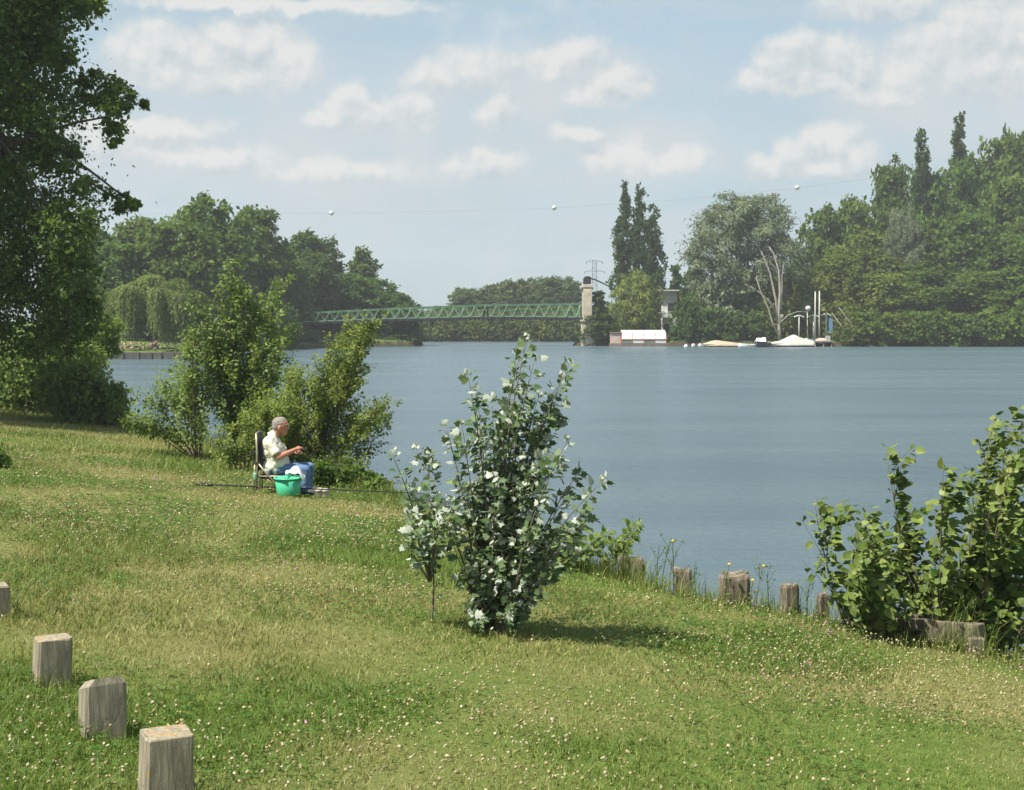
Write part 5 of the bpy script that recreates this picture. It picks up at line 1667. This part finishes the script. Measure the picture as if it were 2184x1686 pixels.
def blades(x, y, z, h, w, tint, dry, bend=.5, two=True):
    n = len(x)
    a = rng.uniform(0, 2 * math.pi, n)
    sx, sy = np.cos(a), np.sin(a)
    b = rng.uniform(0, 2 * math.pi, n)
    lean = bend * h * rng.random(n)
    lx, ly = np.cos(b) * lean + .12 * h, np.sin(b) * lean
    base = np.stack([x, y, z - .01], 1)
    side = np.stack([sx * w / 2, sy * w / 2, np.zeros(n)], 1)
    tipp = base + np.stack([lx, ly, h], 1)
    if two:
        mid = base + np.stack([lx * .32, ly * .32, h * .58], 1)
        V = np.stack([base - side, base + side, mid + side * .75, mid - side * .75, tipp], 1).reshape(-1, 3)
        o = np.arange(n)[:, None] * 5
        return V, [o + np.array([[0, 1, 2, 3]]), o + np.array([[3, 2, 4]])], np.repeat(tint, 5), np.repeat(dry, 5)
    V = np.stack([base - side, base + side, tipp], 1).reshape(-1, 3)
    o = np.arange(n)[:, None] * 3
    return V, [o + np.array([[0, 1, 2]])], np.repeat(tint, 3), np.repeat(dry, 3)

def near_shrub_mask(x, y):
    return np.exp(-(((x + .18) / .75) ** 2 + ((y - 10.35) / .8) ** 2))  # soft mask round the bush foot: grass there is taller and less dry

POST_XY = [(wx(px, Y), Y) for px, Y in ((352, 5.49), (219, 6.51), (110, 7.40), (-14, 9.19))]

def build_grass():
    Vs, F3, F4, Ts, Ds = [], [], [], [], []
    off = 0
    for (y0, y1, dens, h0, w0, two) in [(4.6, 9, 3000, .033, .0052, True), (9, 14, 1800, .037, .0074, True), (14, 24, 900, .045, .011, False), (24, 40, 330, .065, .019, False), (40, 75, 130, .10, .034, False)]:
        x, y, d = grass_points(y0, y1, dens, wide=.60 if y1 < 15 else .46)
        dr = dryness(x, y)
        n = len(x)
        lush = fbm(x * .8 + 31, y * .8 + 3, 3)
        dark = sstep(.55, .70, fbm(x * .55 + 12, y * .42 + 33, 4))
        edge = np.exp(-np.clip(d, 0, 9) / np.where(y > 18, 1.1, .35)) * (y < 62)
        posts = sum(np.exp(-((x - a) ** 2 + (y - b) ** 2) / .030) for a, b in POST_XY)
        tall = 1 + 2.6 * posts * rng.random(n) ** 2 + 2.2 * edge * rng.random(n) + 1.2 * near_shrub_mask(x, y) * rng.random(n)
        h = h0 * (.5 + .8 * rng.random(n)) * (.45 + .9 * lush + .75 * dark) * tall * np.where(rng.random(n) < .012, 2.2, 1)
        w = w0 * (.6 + .8 * rng.random(n))
        dry = np.clip(sstep(.34, .66, dr) * .95 + .10 + rng.normal(.02, .34, n) - .45 * edge - .3 * near_shrub_mask(x, y) - .55 * dark, 0, 1)
        dry = np.where(rng.random(n) < .07, np.clip(dry + .5, 0, 1), dry)
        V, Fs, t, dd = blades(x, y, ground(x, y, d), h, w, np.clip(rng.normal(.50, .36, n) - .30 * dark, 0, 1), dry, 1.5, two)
        for f in Fs:
            (F4 if f.shape[1] == 4 else F3).append(f + off)
        off += len(V)
        Vs.append(V); Ts.append(t); Ds.append(dd)
    V = np.concatenate(Vs)
    me = mesh_np('grass', V, [np.concatenate(F4), np.concatenate(F3)], False, [M['grass']], attrs={'tint': np.concatenate(Ts), 'dry': np.concatenate(Ds)})
    o = link('lawn_grass', me)
    tag(o, 'short mown lawn grass, green with dry straw-coloured patches', 'grass', kind='stuff')
    return sum(len(f) for f in F3) + 2 * sum(len(f) for f in F4)
n_grass = build_grass()

def build_clover():
    # leaves
    P = []; 
    x, y, d = grass_points(4.8, 26, 150)
    patch = fbm(x * .7 + 40, y * .45 + 12, 4)
    k = rng.random(len(x)) < sstep(.42, .62, patch) * np.clip(14 / y, .2, 1.3)
    x, y, d = x[k], y[k], d[k]
    n = len(x)
    z = ground(x, y, d) + rng.uniform(.02, .06, n)
    Ps, As, Ls = [], [], []
    for j in range(3):
        a = rng.uniform(0, 6.28, n) * 0 + j * 2.094 + (x * 37 % 6.28)
        Ps.append(np.stack([x, y, z], 1)); As.append(np.stack([np.cos(a), np.sin(a), .15 * np.ones(n)], 1)); Ls.append(.020 * (.7 + .6 * rng.random(n)) * np.clip(y / 9, 1, 2.0))
    P = np.concatenate(Ps); A = np.concatenate(As); L = np.concatenate(Ls)
    me = leaves_mesh('clover_leaves', P, A, np.tile((0, 0, 1.0), (len(P), 1)) + .35 * rdir(len(P)), L, rng.random(len(P)), T_CORD_FLAT, [M['f_clover']])
    o = link('clover_leaves', me)
    tag(o, 'dark green clover leaves spread through the lawn', 'clover', kind='stuff')
    # flower heads
    x, y, d = grass_points(4.8, 34, 150)
    patch = fbm(x * .55 + 3, y * .5 + 22, 4)
    right = sstep(-3.5, 1.0, x) * .35
    k = rng.random(len(x)) < (sstep(.42, .62, patch) * (.66 + 1.5 * right) + .07) * np.clip(1.25 - y / 24, .10, 1.0)
    x, y, d = x[k], y[k], d[k]
    n = len(x)
    z = ground(x, y, d) + rng.uniform(.045, .10, n)
    # low-poly dome heads
    T = np.array([(1, 0, 0), (.5, .87, 0), (-.5, .87, 0), (-1, 0, 0), (-.5, -.87, 0), (.5, -.87, 0), (.6, .3, .75), (-.3, .6, .8), (-.4, -.5, .75), (.2, -.1, 1.15), (0, 0, -.55)])
    tris = np.array([(0, 1, 6), (1, 2, 7), (2, 3, 7), (3, 4, 8), (4, 5, 8), (5, 0, 6), (6, 1, 7), (7, 3, 8), (8, 5, 6), (6, 7, 9), (7, 8, 9), (8, 6, 9), (1, 0, 10), (2, 1, 10), (3, 2, 10), (4, 3, 10), (5, 4, 10), (0, 5, 10)])
    r = 0.0086 * (.5 + .75 * rng.random(n)) * np.clip(y / 12, 1, 1.6)
    a = rng.uniform(0, 6.28, n)
    ca, sa = np.cos(a), np.sin(a)
    tx = T[None, :, 0] * ca[:, None] - T[None, :, 1] * sa[:, None]; ty = T[None, :, 0] * sa[:, None] + T[None, :, 1] * ca[:, None]
    tx = tx + T[None, :, 2] * rng.normal(0, .3, (n, 1)); ty = ty + T[None, :, 2] * rng.normal(0, .3, (n, 1))
    V = np.stack([x[:, None] + tx * r[:, None], y[:, None] + ty * r[:, None], z[:, None] + T[None, :, 2] * r[:, None]], -1) + rng.normal(0, 1, (n, len(T), 3)) * (r * .22)[:, None, None]
    F = tris[None] + (np.arange(n) * len(T))[:, None, None]
    tt = rng.beta(1.6, 1.9, n) * .76
    pinkp = fbm(x * 1.1 + 70, y * .9 + 5, 3)
    tt = np.where(rng.random(n) < .006 + .35 * sstep(.68, .78, pinkp), rng.uniform(.87, 1, n), tt)
    head = np.array([1.0] * 6 + [1, 1, 1, 1] + [.2])
    tv = np.where(tt[:, None] > .85, tt[:, None], np.clip(tt[:, None] * head[None] + rng.normal(0, .06, (n, len(T))), 0, .8))
    me = mesh_np('clover_flowers', V.reshape(-1, 3), F.reshape(-1, 3), True, [M['clover']], attrs={'tint': tv.reshape(-1)})
    o = link('clover_flowers', me)
    tag(o, 'cream, tan and pink clover flower heads scattered over the lawn', 'flowers', kind='stuff')
    return n
T_CORD_FLAT = (np.array([(0, 0, 0), (.55, .42, .04), (1, .18, .02), (.92, 0, 0), (1, -.18, .02), (.55, -.42, .04)], float), [np.array([(0, 3, 2, 1), (0, 5, 4, 3)])], None)
n_fl = build_clover()

def bank_weeds():
    """tall grass and weeds along the water edge"""
    V0, F3, F4, T0, D0 = [], [], [], [], []
    off = 0
    n = 26000
    # sample along the near bank polyline
    idx = np.arange(3, 14)
    seg = [(RIVER[i], RIVER[i + 1]) for i in idx]
    ln = np.array([np.linalg.norm(b - a) for a, b in seg])
    wgt = ln * np.array([1.6, 2.0, 2.2, 2.2, 2.2, 2.0, 1.8, 1.4, 1.2, .8, .35]); wgt /= wgt.sum()
    si = rng.choice(len(seg), n, p=wgt); t = rng.random(n)
    A = np.array([s[0] for s in seg]); B = np.array([s[1] for s in seg])
    xy = A[si] + (B - A)[si] * t[:, None]
    dirv = unit((B - A)[si]); nrm = np.stack([-dirv[:, 1], dirv[:, 0]], 1)
    dd = rng.normal(.10, .22, n) + np.where(rng.random(n) < .25, rng.random(n) * .5, 0)
    # land lies to the left of travel from far right to far left? choose side by signed distance
    test = river_sd(xy[:, 0] + nrm[:, 0] * .3, xy[:, 1] + nrm[:, 1] * .3)
    sgn = np.where(test > 0, 1, -1)
    xy = xy + nrm * (dd * sgn)[:, None]
    d = river_sd(xy[:, 0], xy[:, 1])
    k = d > -.22
    x, y, d = xy[k, 0], xy[k, 1], d[k]
    n = len(x)
    clump = fbm(x * 1.6 + 8, y * 1.6 + 2, 3)
    h = (.10 + .30 * rng.random(n) ** 2 * (.35 + 1.3 * sstep(.35, .7, clump))) * np.where(d > .35, .6, 1)
    w = np.clip(.0045 * y / 10, .004, .016) * (.6 + .8 * rng.random(n))
    dry = np.clip(.10 + .45 * (rng.random(n) < .16) + rng.normal(0, .1, n), 0, 1)
    V, Fs, tt, dr = blades(x, y, ground(x, y, d), h, w, np.clip(rng.normal(.5, .25, n), 0, 1), dry, .8, True)
    me = mesh_np('bank_grass', V, Fs, False, [M['grass']], attrs={'tint': tt, 'dry': dr})
    o = link('bank_grass', me)
    tag(o, 'long unmown grass along the river edge', 'grass', kind='stuff')
bank_weeds()

def tall_weeds():
    r = np.random.default_rng(77)
    spots = [(1392, 1230, 14.6, .62, 0), (1400, 1240, 14.2, .50, 0), (1438, 1262, 13.9, .58, 1), (1425, 1255, 14.0, .40, 0), (1480, 1270, 13.6, .35, 0), (1545, 1290, 13.3, .38, 1), (1612, 1290, 13.2, .42, 1), (1640, 1300, 13.1, .40, 0), (1720, 1300, 12.9, .36, 0),
             (1365, 1235, 14.6, .34, 0), (1335, 1232, 14.7, .30, 0), (1890, 1372, 12.2, .45, 0), (1940, 1385, 12.0, .62, 0), (2040, 1390, 11.7, .40, 0), (2120, 1400, 11.5, .40, 0), (1600, 1300, 13.0, .30, 1), (1410, 1245, 14.1, .55, 0)]
    for i, (px, py, Y, h, fl) in enumerate(spots):
        X = wx(px, Y); z = gz(X, Y)
        e = empty('tall_weed', (X, Y, z))
        mb = MB()
        lean = r.normal(0, .10, 2) * h
        pts = bez((0, 0, -.03), (lean[0] * .2, lean[1] * .2, h * .5), (lean[0] + .03, lean[1], h), 8)
        mb.tube(pts, np.linspace(.005, .0022, 8), 5)
        P = []; A = []; N = []; L = []
        for k in range(7):
            t = r.uniform(.2, .95); j = int(t * 7)
            a = r.uniform(0, 6.28)
            if t > .45:
                q = bez(pts[j], pts[j] + np.array([math.cos(a), math.sin(a), 1.2]) * .04, pts[j] + np.array([math.cos(a), math.sin(a), 1.6]) * h * .16, 4)
                mb.tube(q, .0018, 4, False)
                for m in range(5):
                    P.append(q[-1] + r.normal(0, .008, 3)); A.append(r.normal(size=3)); N.append(r.normal(size=3)); L.append(.018)
            for m in range(3):
                P.append(pts[j]); A.append((math.cos(a + m), math.sin(a + m), .5)); N.append((-.3, 0, 1)); L.append(r.uniform(.03, .07) * (1.2 - t))
        link('stem', mb.mesh('weed_stem', M['twig'] if i % 3 == 0 else M['f_sap']), e)
        link('leaves', leaves_mesh('weed_leaves', np.array(P), np.array(A, float), np.array(N, float), np.array(L), r.random(len(P)), T_OVAL, [M['f_sap']]), e)
        lab = 'thin tall weed with small leaves among the old stakes'
        if fl:
            m = MB(); m.ball(pts[-1], (.016, .016, .011), 8, 6); m.build('flower_head', M['yellow_flower'], e)
            lab = 'thin weed with a single yellow flower among the old stakes'
        tag(e, lab, 'weed', 'tall weeds along the stakes')
tall_weeds()

# ------------------------------------------------------------------ the seated man and his things
MS = 138.0; MY = FPX / MS
MX = wx(600, MY)
MZ = gz(MX, MY)
MZ0 = wz(1052, MY)
def capsule(mb, a, b, ra, rb, seg=14, k=1.0, kdir=None):
    """tapered capsule; k flattens across kdir"""
    a = np.array(a, float); b = np.array(b, float)
    d = b - a; L = np.linalg.norm(d); d = d / max(L, 1e-6)
    pts = []; rad = []
    for t in np.linspace(-1, 0, 5):
        pts.append(a + d * ra * t); rad.append(ra * math.sqrt(max(0.0004, 1 - t * t)))
    for t in np.linspace(0.12, 0.88, 5):
        pts.append(a + d * L * t); rad.append(ra + (rb - ra) * t)
    for t in np.linspace(0, 1, 5):
        pts.append(b + d * rb * t); rad.append(rb * math.sqrt(max(0.0004, 1 - t * t)))
    V, F = tube_vf(pts, rad, seg, True)
    mb.add(V, F, True)

def remeshed(mb, name, mat_, parent, vox=.010, smooth=4, disp=0.0, fac=.5):
    o = mb.build(name + '_raw', mat_)
    md = o.modifiers.new('r', 'REMESH'); md.mode = 'VOXEL'; md.voxel_size = vox; md.use_smooth_shade = True
    s = o.modifiers.new('s', 'SMOOTH'); s.iterations = smooth; s.factor = fac
    dg = bpy.context.evaluated_depsgraph_get()
    me = bpy.data.meshes.new_from_object(o.evaluated_get(dg))
    me.name = name
    bpy.data.objects.remove(o)
    if len(me.materials) == 0: me.materials.append(mat_)
    else: me.materials[0] = mat_
    return link(name, me, parent)

def man():
    e = empty('person', (MX, MY, MZ))
    tag(e, 'seated grey-haired man in cream shirt and jeans handling fishing tackle', 'person')
    HW = .15       # half hip spacing ; near side is -y
    hipL, hipR = (-.10, -.10, .37), (-.10, .10, .37)
    kneeN, kneeF = (.40, -.15, .375), (.42, .13, .385)
    ankN, ankF = (.385, -.16, .08), (.40, .13, .08)
    shN, shF = (-.150, -.185, .80), (-.140, .185, .80)
    elN, elF = (-.005, -.255, .575), (.02, .24, .58)
    wrN, wrF = (.245, -.13, .690), (.205, .06, .645)
    b = MB()
    # torso, neck, head
    def torso(mb, g=0.0):
        capsule(mb, (-.12, -.07, .40), (-.12, .07, .40), .150 + g, .150 + g)
        capsule(mb, (-.06, -.05, .47), (-.06, .05, .47), .165 + g, .165 + g)
        capsule(mb, (-.075, -.05, .55), (-.075, .05, .55), .160 + g, .160 + g)
        capsule(mb, (-.115, -.08, .66), (-.115, .08, .66), .145 + g, .145 + g)
        capsule(mb, (-.150, -.11, .76), (-.150, .11, .76), .118 + g, .118 + g)
        capsule(mb, (-.155, -.15, .815), (-.155, .15, .815), .075 + g, .075 + g)
        capsule(mb, (-.15, 0, .80), (-.115, 0, .90), .095 + g, .068 + g)
    torso(b)
    capsule(b, (-.12, 0, .86), (-.05, 0, .97), .072, .068)
    # head bowed forward: axis from crown (back) to chin
    hc = np.array((-.004, 0, 1.050))
    b.ball(hc, (.116, .088, .120), 18, 12)
    b.ball(hc + (-.03, 0, .015), (.106, .089, .106), 16, 10)
    capsule(b, hc + (.045, 0, -.055), hc + (.052, 0, -.120), .062, .042)       # jaw
    capsule(b, hc + (.062, -.022, -.03), hc + (.062, .022, -.03), .045, .045)  # cheeks
    capsule(b, hc + (.088, 0, .0), hc + (.116, 0, -.048), .013, .019)          # nose
    capsule(b, hc + (.080, -.030, .012), hc + (.080, .030, .012), .022, .022)  # brow
    capsule(b, hc + (.078, -.018, -.085), hc + (.078, .018, -.085), .014, .014)  # lips
    for sg in (-1, 1):
        b.ball(hc + (-.012, sg * .096, -.038), (.028, .016, .038), 10, 8)      # ears
    # arms
    for (sh, el, wr, sg) in ((shN, elN, wrN, -1), (shF, elF, wrF, 1)):
        capsule(b, sh, el, .060, .046)
        capsule(b, el, tuple(np.array(el) * .55 + np.array(wr) * .45), .047, .043)
        capsule(b, tuple(np.array(el) * .6 + np.array(wr) * .4), wr, .044, .028)
    # hands: palm, four curled fingers, thumb
    def hand(wr, fwd, up, sg):
        wr = np.array(wr); fwd = np.array(fwd, float); fwd /= np.linalg.norm(fwd)
        up = np.array(up, float); up -= fwd * np.dot(up, fwd); up /= np.linalg.norm(up)
        sd = np.cross(fwd, up)
        capsule(b, wr, wr + fwd * .045, .028, .034)
        capsule(b, wr + fwd * .035 + sd * .022, wr + fwd * .075 + sd * .026, .022, .018)
        capsule(b, wr + fwd * .035 - sd * .022, wr + fwd * .075 - sd * .026, .022, .018)
        for i, (o, ln) in enumerate(((-.030, .036), (-.010, .041), (.011, .039), (.030, .031))):
            k0 = wr + fwd * .082 + sd * o * 1.05
            k1 = k0 + (fwd * .80 - up * .55) * ln
            k2 = k1 + (fwd * .05 - up * 1.0) * ln * .75
            k3 = k2 + (-fwd * .75 - up * .45) * ln * .55
            capsule(b, k0 - fwd * .012, k1, .0105, .0098, 8); capsule(b, k1, k2, .0098, .009, 8); capsule(b, k2, k3, .009, .0078, 8)
        t0 = wr + fwd * .03 - sd * .030 * sg * -1 - up * .012
        t1 = t0 + (fwd * .6 - up * .7 + sd * .25 * sg) * .038
        t2 = t1 + (fwd * .85 - up * .3) * .032
        capsule(b, t0, t1, .014, .0115, 8); capsule(b, t1, t2, .0115, .009, 8)
    hand(wrN, np.array(wrN) - np.array(elN) + (.06, .1, .0), (.1, -.25, 1), -1)
    hand(wrF, np.array(wrF) - np.array(elF) + (.06, -.02, -.03), (.1, .25, 1), 1)
    # legs
    for (h, k, a) in ((hipL, kneeN, ankN), (hipR, kneeF, ankF)):
        capsule(b, h, k, .088, .062); capsule(b, k, a, .058, .038)
        capsule(b, (a[0], a[1], .05), (a[0] + .15, a[1] - .01, .035), .042, .034)
    remeshed(b, 'body', M['skin'], e, .0062, 3)
    # shirt (short sleeves, collar)
    s = MB()
    torso(s, .014)
    for (sh, el) in ((shN, elN), (shF, elF)):
        sh = np.array(sh); el = np.array(el)
        capsule(s, sh, sh + (el - sh) * .55, .080, .076)
        V, F = tube_vf([sh + (el - sh) * .45, sh + (el - sh) * .80], [.076, .084], 16)
        s.add(V, F, True)
    # open neck: collar band
    so = remeshed(s, 'shirt', M['shirt'], e, .010, 4)
    c = MB()
    ring = [(-.148 + .068 * math.cos(a) * 1.05 + .02, .070 * math.sin(a), .895 + .03 * (-math.cos(a))) for a in np.linspace(0, 2 * math.pi, 20)]
    c.tube(ring, .016, 8, False)
    c.build('collar', M['shirt'], so)
    # wrinkles come from a soft displacement
    tx = bpy.data.textures.new('folds', 'CLOUDS'); tx.noise_scale = .075; tx.noise_depth = 2
    dm = so.modifiers.new('folds', 'DISPLACE'); dm.texture = tx; dm.strength = .022; dm.mid_level = .5
    # jeans
    j = MB()
    capsule(j, (-.12, -.07, .385), (-.12, .07, .385), .156, .156)
    for (h, k, a) in ((hipL, kneeN, ankN), (hipR, kneeF, ankF)):
        capsule(j, h, k, .103, .079); capsule(j, k, (a[0], a[1], a[2] + .03), .076, .062)
        V, F = tube_vf([(np.array(k) * .3 + np.array(a) * .7), (a[0], a[1], .045)], [.062, .066], 14)
        j.add(V, F, True)
    jo = remeshed(j, 'jeans', M['jeans'], e, .010, 3)
    tx2 = bpy.data.textures.new('folds2', 'CLOUDS'); tx2.noise_scale = .06
    dm = jo.modifiers.new('folds', 'DISPLACE'); dm.texture = tx2; dm.strength = .016; dm.mid_level = .5
    # shoes
    for a in (ankN, ankF):
        m = MB()
        capsule(m, (a[0] - .01, a[1], .045), (a[0] + .16, a[1] - .01, .035), .050, .042)
        capsule(m, (a[0], a[1], .06), (a[0], a[1], .09), .046, .046)
        remeshed(m, 'shoe', M['shoe'], e, .010, 2)
    # hair: short, back and sides, thin on top
    m = MB()
    m.ball(hc + (-.040, 0, .020), (.104, .095, .106), 16, 10)
    m.ball(hc + (-.058, 0, -.018), (.084, .090, .090), 16, 10)
    m.ball(hc + (-.004, 0, .056), (.098, .078, .074), 16, 10)
    m.ball(hc + (.004, 0, .028), (.080, .0925, .070), 16, 10)
    ho = remeshed(m, 'hair', M['hair'], e, .008, 2)
    tx3 = bpy.data.textures.new('hairtex', 'CLOUDS'); tx3.noise_scale = .02
    dm = ho.modifiers.new('d', 'DISPLACE'); dm.texture = tx3; dm.strength = .008
    # eyes, under the brow
    for sg in (-1, 1):
        m = MB(); m.ball(hc + (.098, sg * .036, -.010), .0125, 8, 6); m.build('eye', M['hull_navy'], e)
        m = MB(); m.tube([hc + (.108, sg * .018, .012), hc + (.104, sg * .045, .014), hc + (.088, sg * .062, .006)], .008, 6); m.build('eyebrow', M['hair'], e)
    return e
man()

def chair():
    e = empty('folding_chair', (MX, MY, MZ))
    tag(e, 'olive metal folding garden chair with charcoal fabric under the seated man', 'chair')
    W = .25
    for sg in (-1, 1):
        y = sg * W
        MB().tube([(-.385, y, -.02), (-.375, y, .25), (-.36, y, .50)], .014, 8).build('rear_leg', M['olive_metal'], e)
        MB().tube([(-.345, y * .97, -.02), (-.335, y * .97, .30), (-.330, y * .97, .60), (-.345, y * .97, .93)], .015, 8).build('back_post', M['olive_metal'], e)
        MB().tube([(-.30, y * 1.04, .475), (-.17, y * 1.04, .31), (-.04, y * 1.04, .175), (.14, y * 1.04, -.02)], .013, 8).build('front_leg', M['olive_metal'], e)
        MB().tube([(-.34, y, .285), (.0, y, .285), (.24, y, .285)], .013, 8).build('seat_rail', M['olive_metal'], e)
        MB().tube([(-.02, y * .96, .10), (-.20, y * .96, .27)], .010, 8).build('brace', M['olive_metal'], e)
        MB().box((-.345, y, .49), (.10, .035, .04)).build('hinge', M['chair_fabric'], e, .008)
    MB().tube([(-.345, -W, .925), (-.36, -W * .5, .94), (-.36, W * .5, .94), (-.345, W, .925)], .015, 8).build('top_rail', M['olive_metal'], e)
    MB().tube([(.24, -W, .285), (.24, W, .285)], .013, 8).build('front_rail', M['olive_metal'], e)
    MB().tube([(-.385, -W, .08), (-.385, W, .08)], .011, 8).build('foot_rail', M['olive_metal'], e)
    # fabric back (sagging) and seat
    V = []; F = []
    n, k = 9, 7
    for i in range(n):
        t = i / (n - 1)
        for j in range(k):
            u = j / (k - 1) * 2 - 1
            sag = .035 * (1 - u * u) * math.sin(math.pi * t) * -1
            V.append((-.322 + sag + .0 - .012 * t, u * (W - .02), .36 + .57 * t))
    for i in range(n - 1):
        for j in range(k - 1):
            F.append((i * k + j, i * k + j + 1, (i + 1) * k + j + 1, (i + 1) * k + j))
    o = MB().add(V, F, True).build('backrest', M['chair_fabric'], e)
    s = o.modifiers.new('s', 'SOLIDIFY'); s.thickness = .018
    V = []; F = []
    for i in range(n):
        t = i / (n - 1)
        for j in range(k):
            u = j / (k - 1) * 2 - 1
            V.append((-.32 + .56 * t, u * (W - .005), .275 - .085 * (1 - u * u * .45) * math.sin(math.pi * min(1, t * 1.05)) ** .6))
    F = [(i * k + j, i * k + j + 1, (i + 1) * k + j + 1, (i + 1) * k + j) for i in range(n - 1) for j in range(k - 1)]
    o = MB().add(V, F, True).build('seat', M['chair_fabric'], e)
    s = o.modifiers.new('s', 'SOLIDIFY'); s.thickness = .02
    # drinks can hanging on the rear leg
    c = MB(); c.lathe([(0, 0), (.028, 0), (.031, .01), (.031, .095), (.026, .108), (0, .108)], 12, (-.352, -W - .034, .235))
    c.tube([(-.352, -W - .034, .33), (-.350, -W - .01, .36), (-.34, -W + .01, .34)], .004, 5)
    o = c.build('drink_can', M['tin'], e)
chair()

def bucket_and_things():
    by = MY - .48
    bx = wx(615, by); z = gz(bx, by)
    e = empty('bucket', (bx, by, z))
    tag(e, 'round green plastic tub on the grass beside the folding chair', 'bucket')
    MB().lathe([(0, .006), (.158, .006), (.165, .02), (.206, .275), (.198, .275), (.158, .03), (0, .03)], 36).build('tub', M['bucket'], e)
    MB().lathe([(.200, .262), (.222, .262), (.224, .278), (.216, .288), (.198, .286)], 36).build('rim', M['bucket_rim'], e)
    # white cloth draped over the rim
    r = np.random.default_rng(2)
    n, k = 22, 16
    V = []
    for i in range(n):
        u = i / (n - 1)
        for j in range(k):
            v = j / (k - 1)
            x = -.02 + .26 * u; y = -.15 + .22 * v
            zz = .30 + .13 * math.sin(math.pi * (.15 + .7 * (1 - u) ** .8)) * (.4 + .6 * math.sin(math.pi * v)) + .02 * math.sin(9 * u + 5 * v) + .016 * math.sin(17 * v + 3 * u)
            zz -= .16 * max(0, u - .72) ** 1.2 * 2.2
            zz = max(zz, .27 if u < .7 else .16)
            V.append((x + .012 * math.sin(14 * v), y, zz))
    F = [(i * k + j, (i + 1) * k + j, (i + 1) * k + j + 1, i * k + j + 1) for i in range(n - 1) for j in range(k - 1)]
    o = MB().add(V, F, True).build('white_cloth', M['cloth'])
    s = o.modifiers.new('s', 'SOLIDIFY'); s.thickness = .012; s.offset = 0
    o.location = (bx, by, z)
    tag(o, 'crumpled white cloth hanging over the rim of the green tub', 'cloth')
    # net lying in the tub
    nb = MB()
    for i in range(9):
        nb.ball((r.uniform(-.14, .02), r.uniform(-.1, .1), .265 + r.uniform(0, .02)), (.05, .05, .025), 8, 6)
    o = nb.build('net_bundle', M['bucket_rim']); o.location = (bx, by, z)
    tag(o, 'pale green net bundle lying in the tub', 'net')
    # fishing pole on the ground
    py = MY - .33
    pts = []
    for px in np.linspace(416, 905, 26):
        X = wx(px, py)
        pts.append((X, py))
    pts = np.array(pts)
    gzv = np.array([gz(a, b) for a, b in pts])
    zl = wz(1033, py); zr = wz(1053, py)
    zline = np.linspace(zl, zr, 26)
    lift = max(0, (gzv - zline).max() + .012)
    # lies straight on the grass and sticks out over the water
    Q = np.stack([pts[:, 0], pts[:, 1], zline + lift], 1)
    m = MB(); m.tube(Q, np.linspace(.015, .006, 26), 8)
    o = m.build('fishing_pole', M['rod'])
    tag(o, 'long black fishing pole lying across the grass beside the chair', 'fishing rod')
    m = MB(); m.tube([Q[0], Q[0] + (Q[1] - Q[0]) * 2.2], .025, 10); m.build('handle_grip', M['chair_fabric'], o)
    # small tackle stones
    for (px, lab, s) in ((682, 'pale round bait pot by the feet of the seated man', .07), (694, 'second pale bait pot at the river side of its twin', .065)):
        X = wx(px, MY - .2); z = gz(X, MY - .2)
        m = MB(); m.lathe([(0, -.01), (s * .8, -.01), (s, .03), (s * .98, .10), (s * 1.05, .105), (s * 1.05, .125), (s * .4, .15), (0, .152)], 16)
        o = m.build('bait_pot', M['rock']); o.location = (X, MY - .2, z)
        tag(o, lab, 'pot')
    # reel held in both hands
    m = MB()
    m.tube([(.30, -.13, .66), (.36, -.02, .655), (.41, .03, .70)], .006, 6)
    m.box((.335, -.07, .665), (.05, .05, .025))
    o = m.build('tackle_float', M['rod']); o.location = (MX, MY, MZ)
    tag(o, 'small dark piece of tackle held in the hands of the seated man', 'tackle')
bucket_and_things()

# ------------------------------------------------------------------ haze
def haze():
    m, g = mat('haze_air')
    v = g.n('ShaderNodeVolumePrincipled', {'Color': (0.92, 0.96, 1.0, 1), 'Density': 0.00042, 'Anisotropy': 0.2})
    g.n('ShaderNodeOutputMaterial', {'Volume': v})
    b = MB()
    b.box((0, 470, 24.0), (1300, 1120, 53))
    o = b.build('haze', m)
    tag(o, 'thin pale summer haze over the river', 'haze', kind='stuff')
HAZE = True
if HAZE: haze()
print('tris grass', n_grass, 'poplar leaves', n_pop, 'leafy', n_leafy, 'flowers', n_fl)
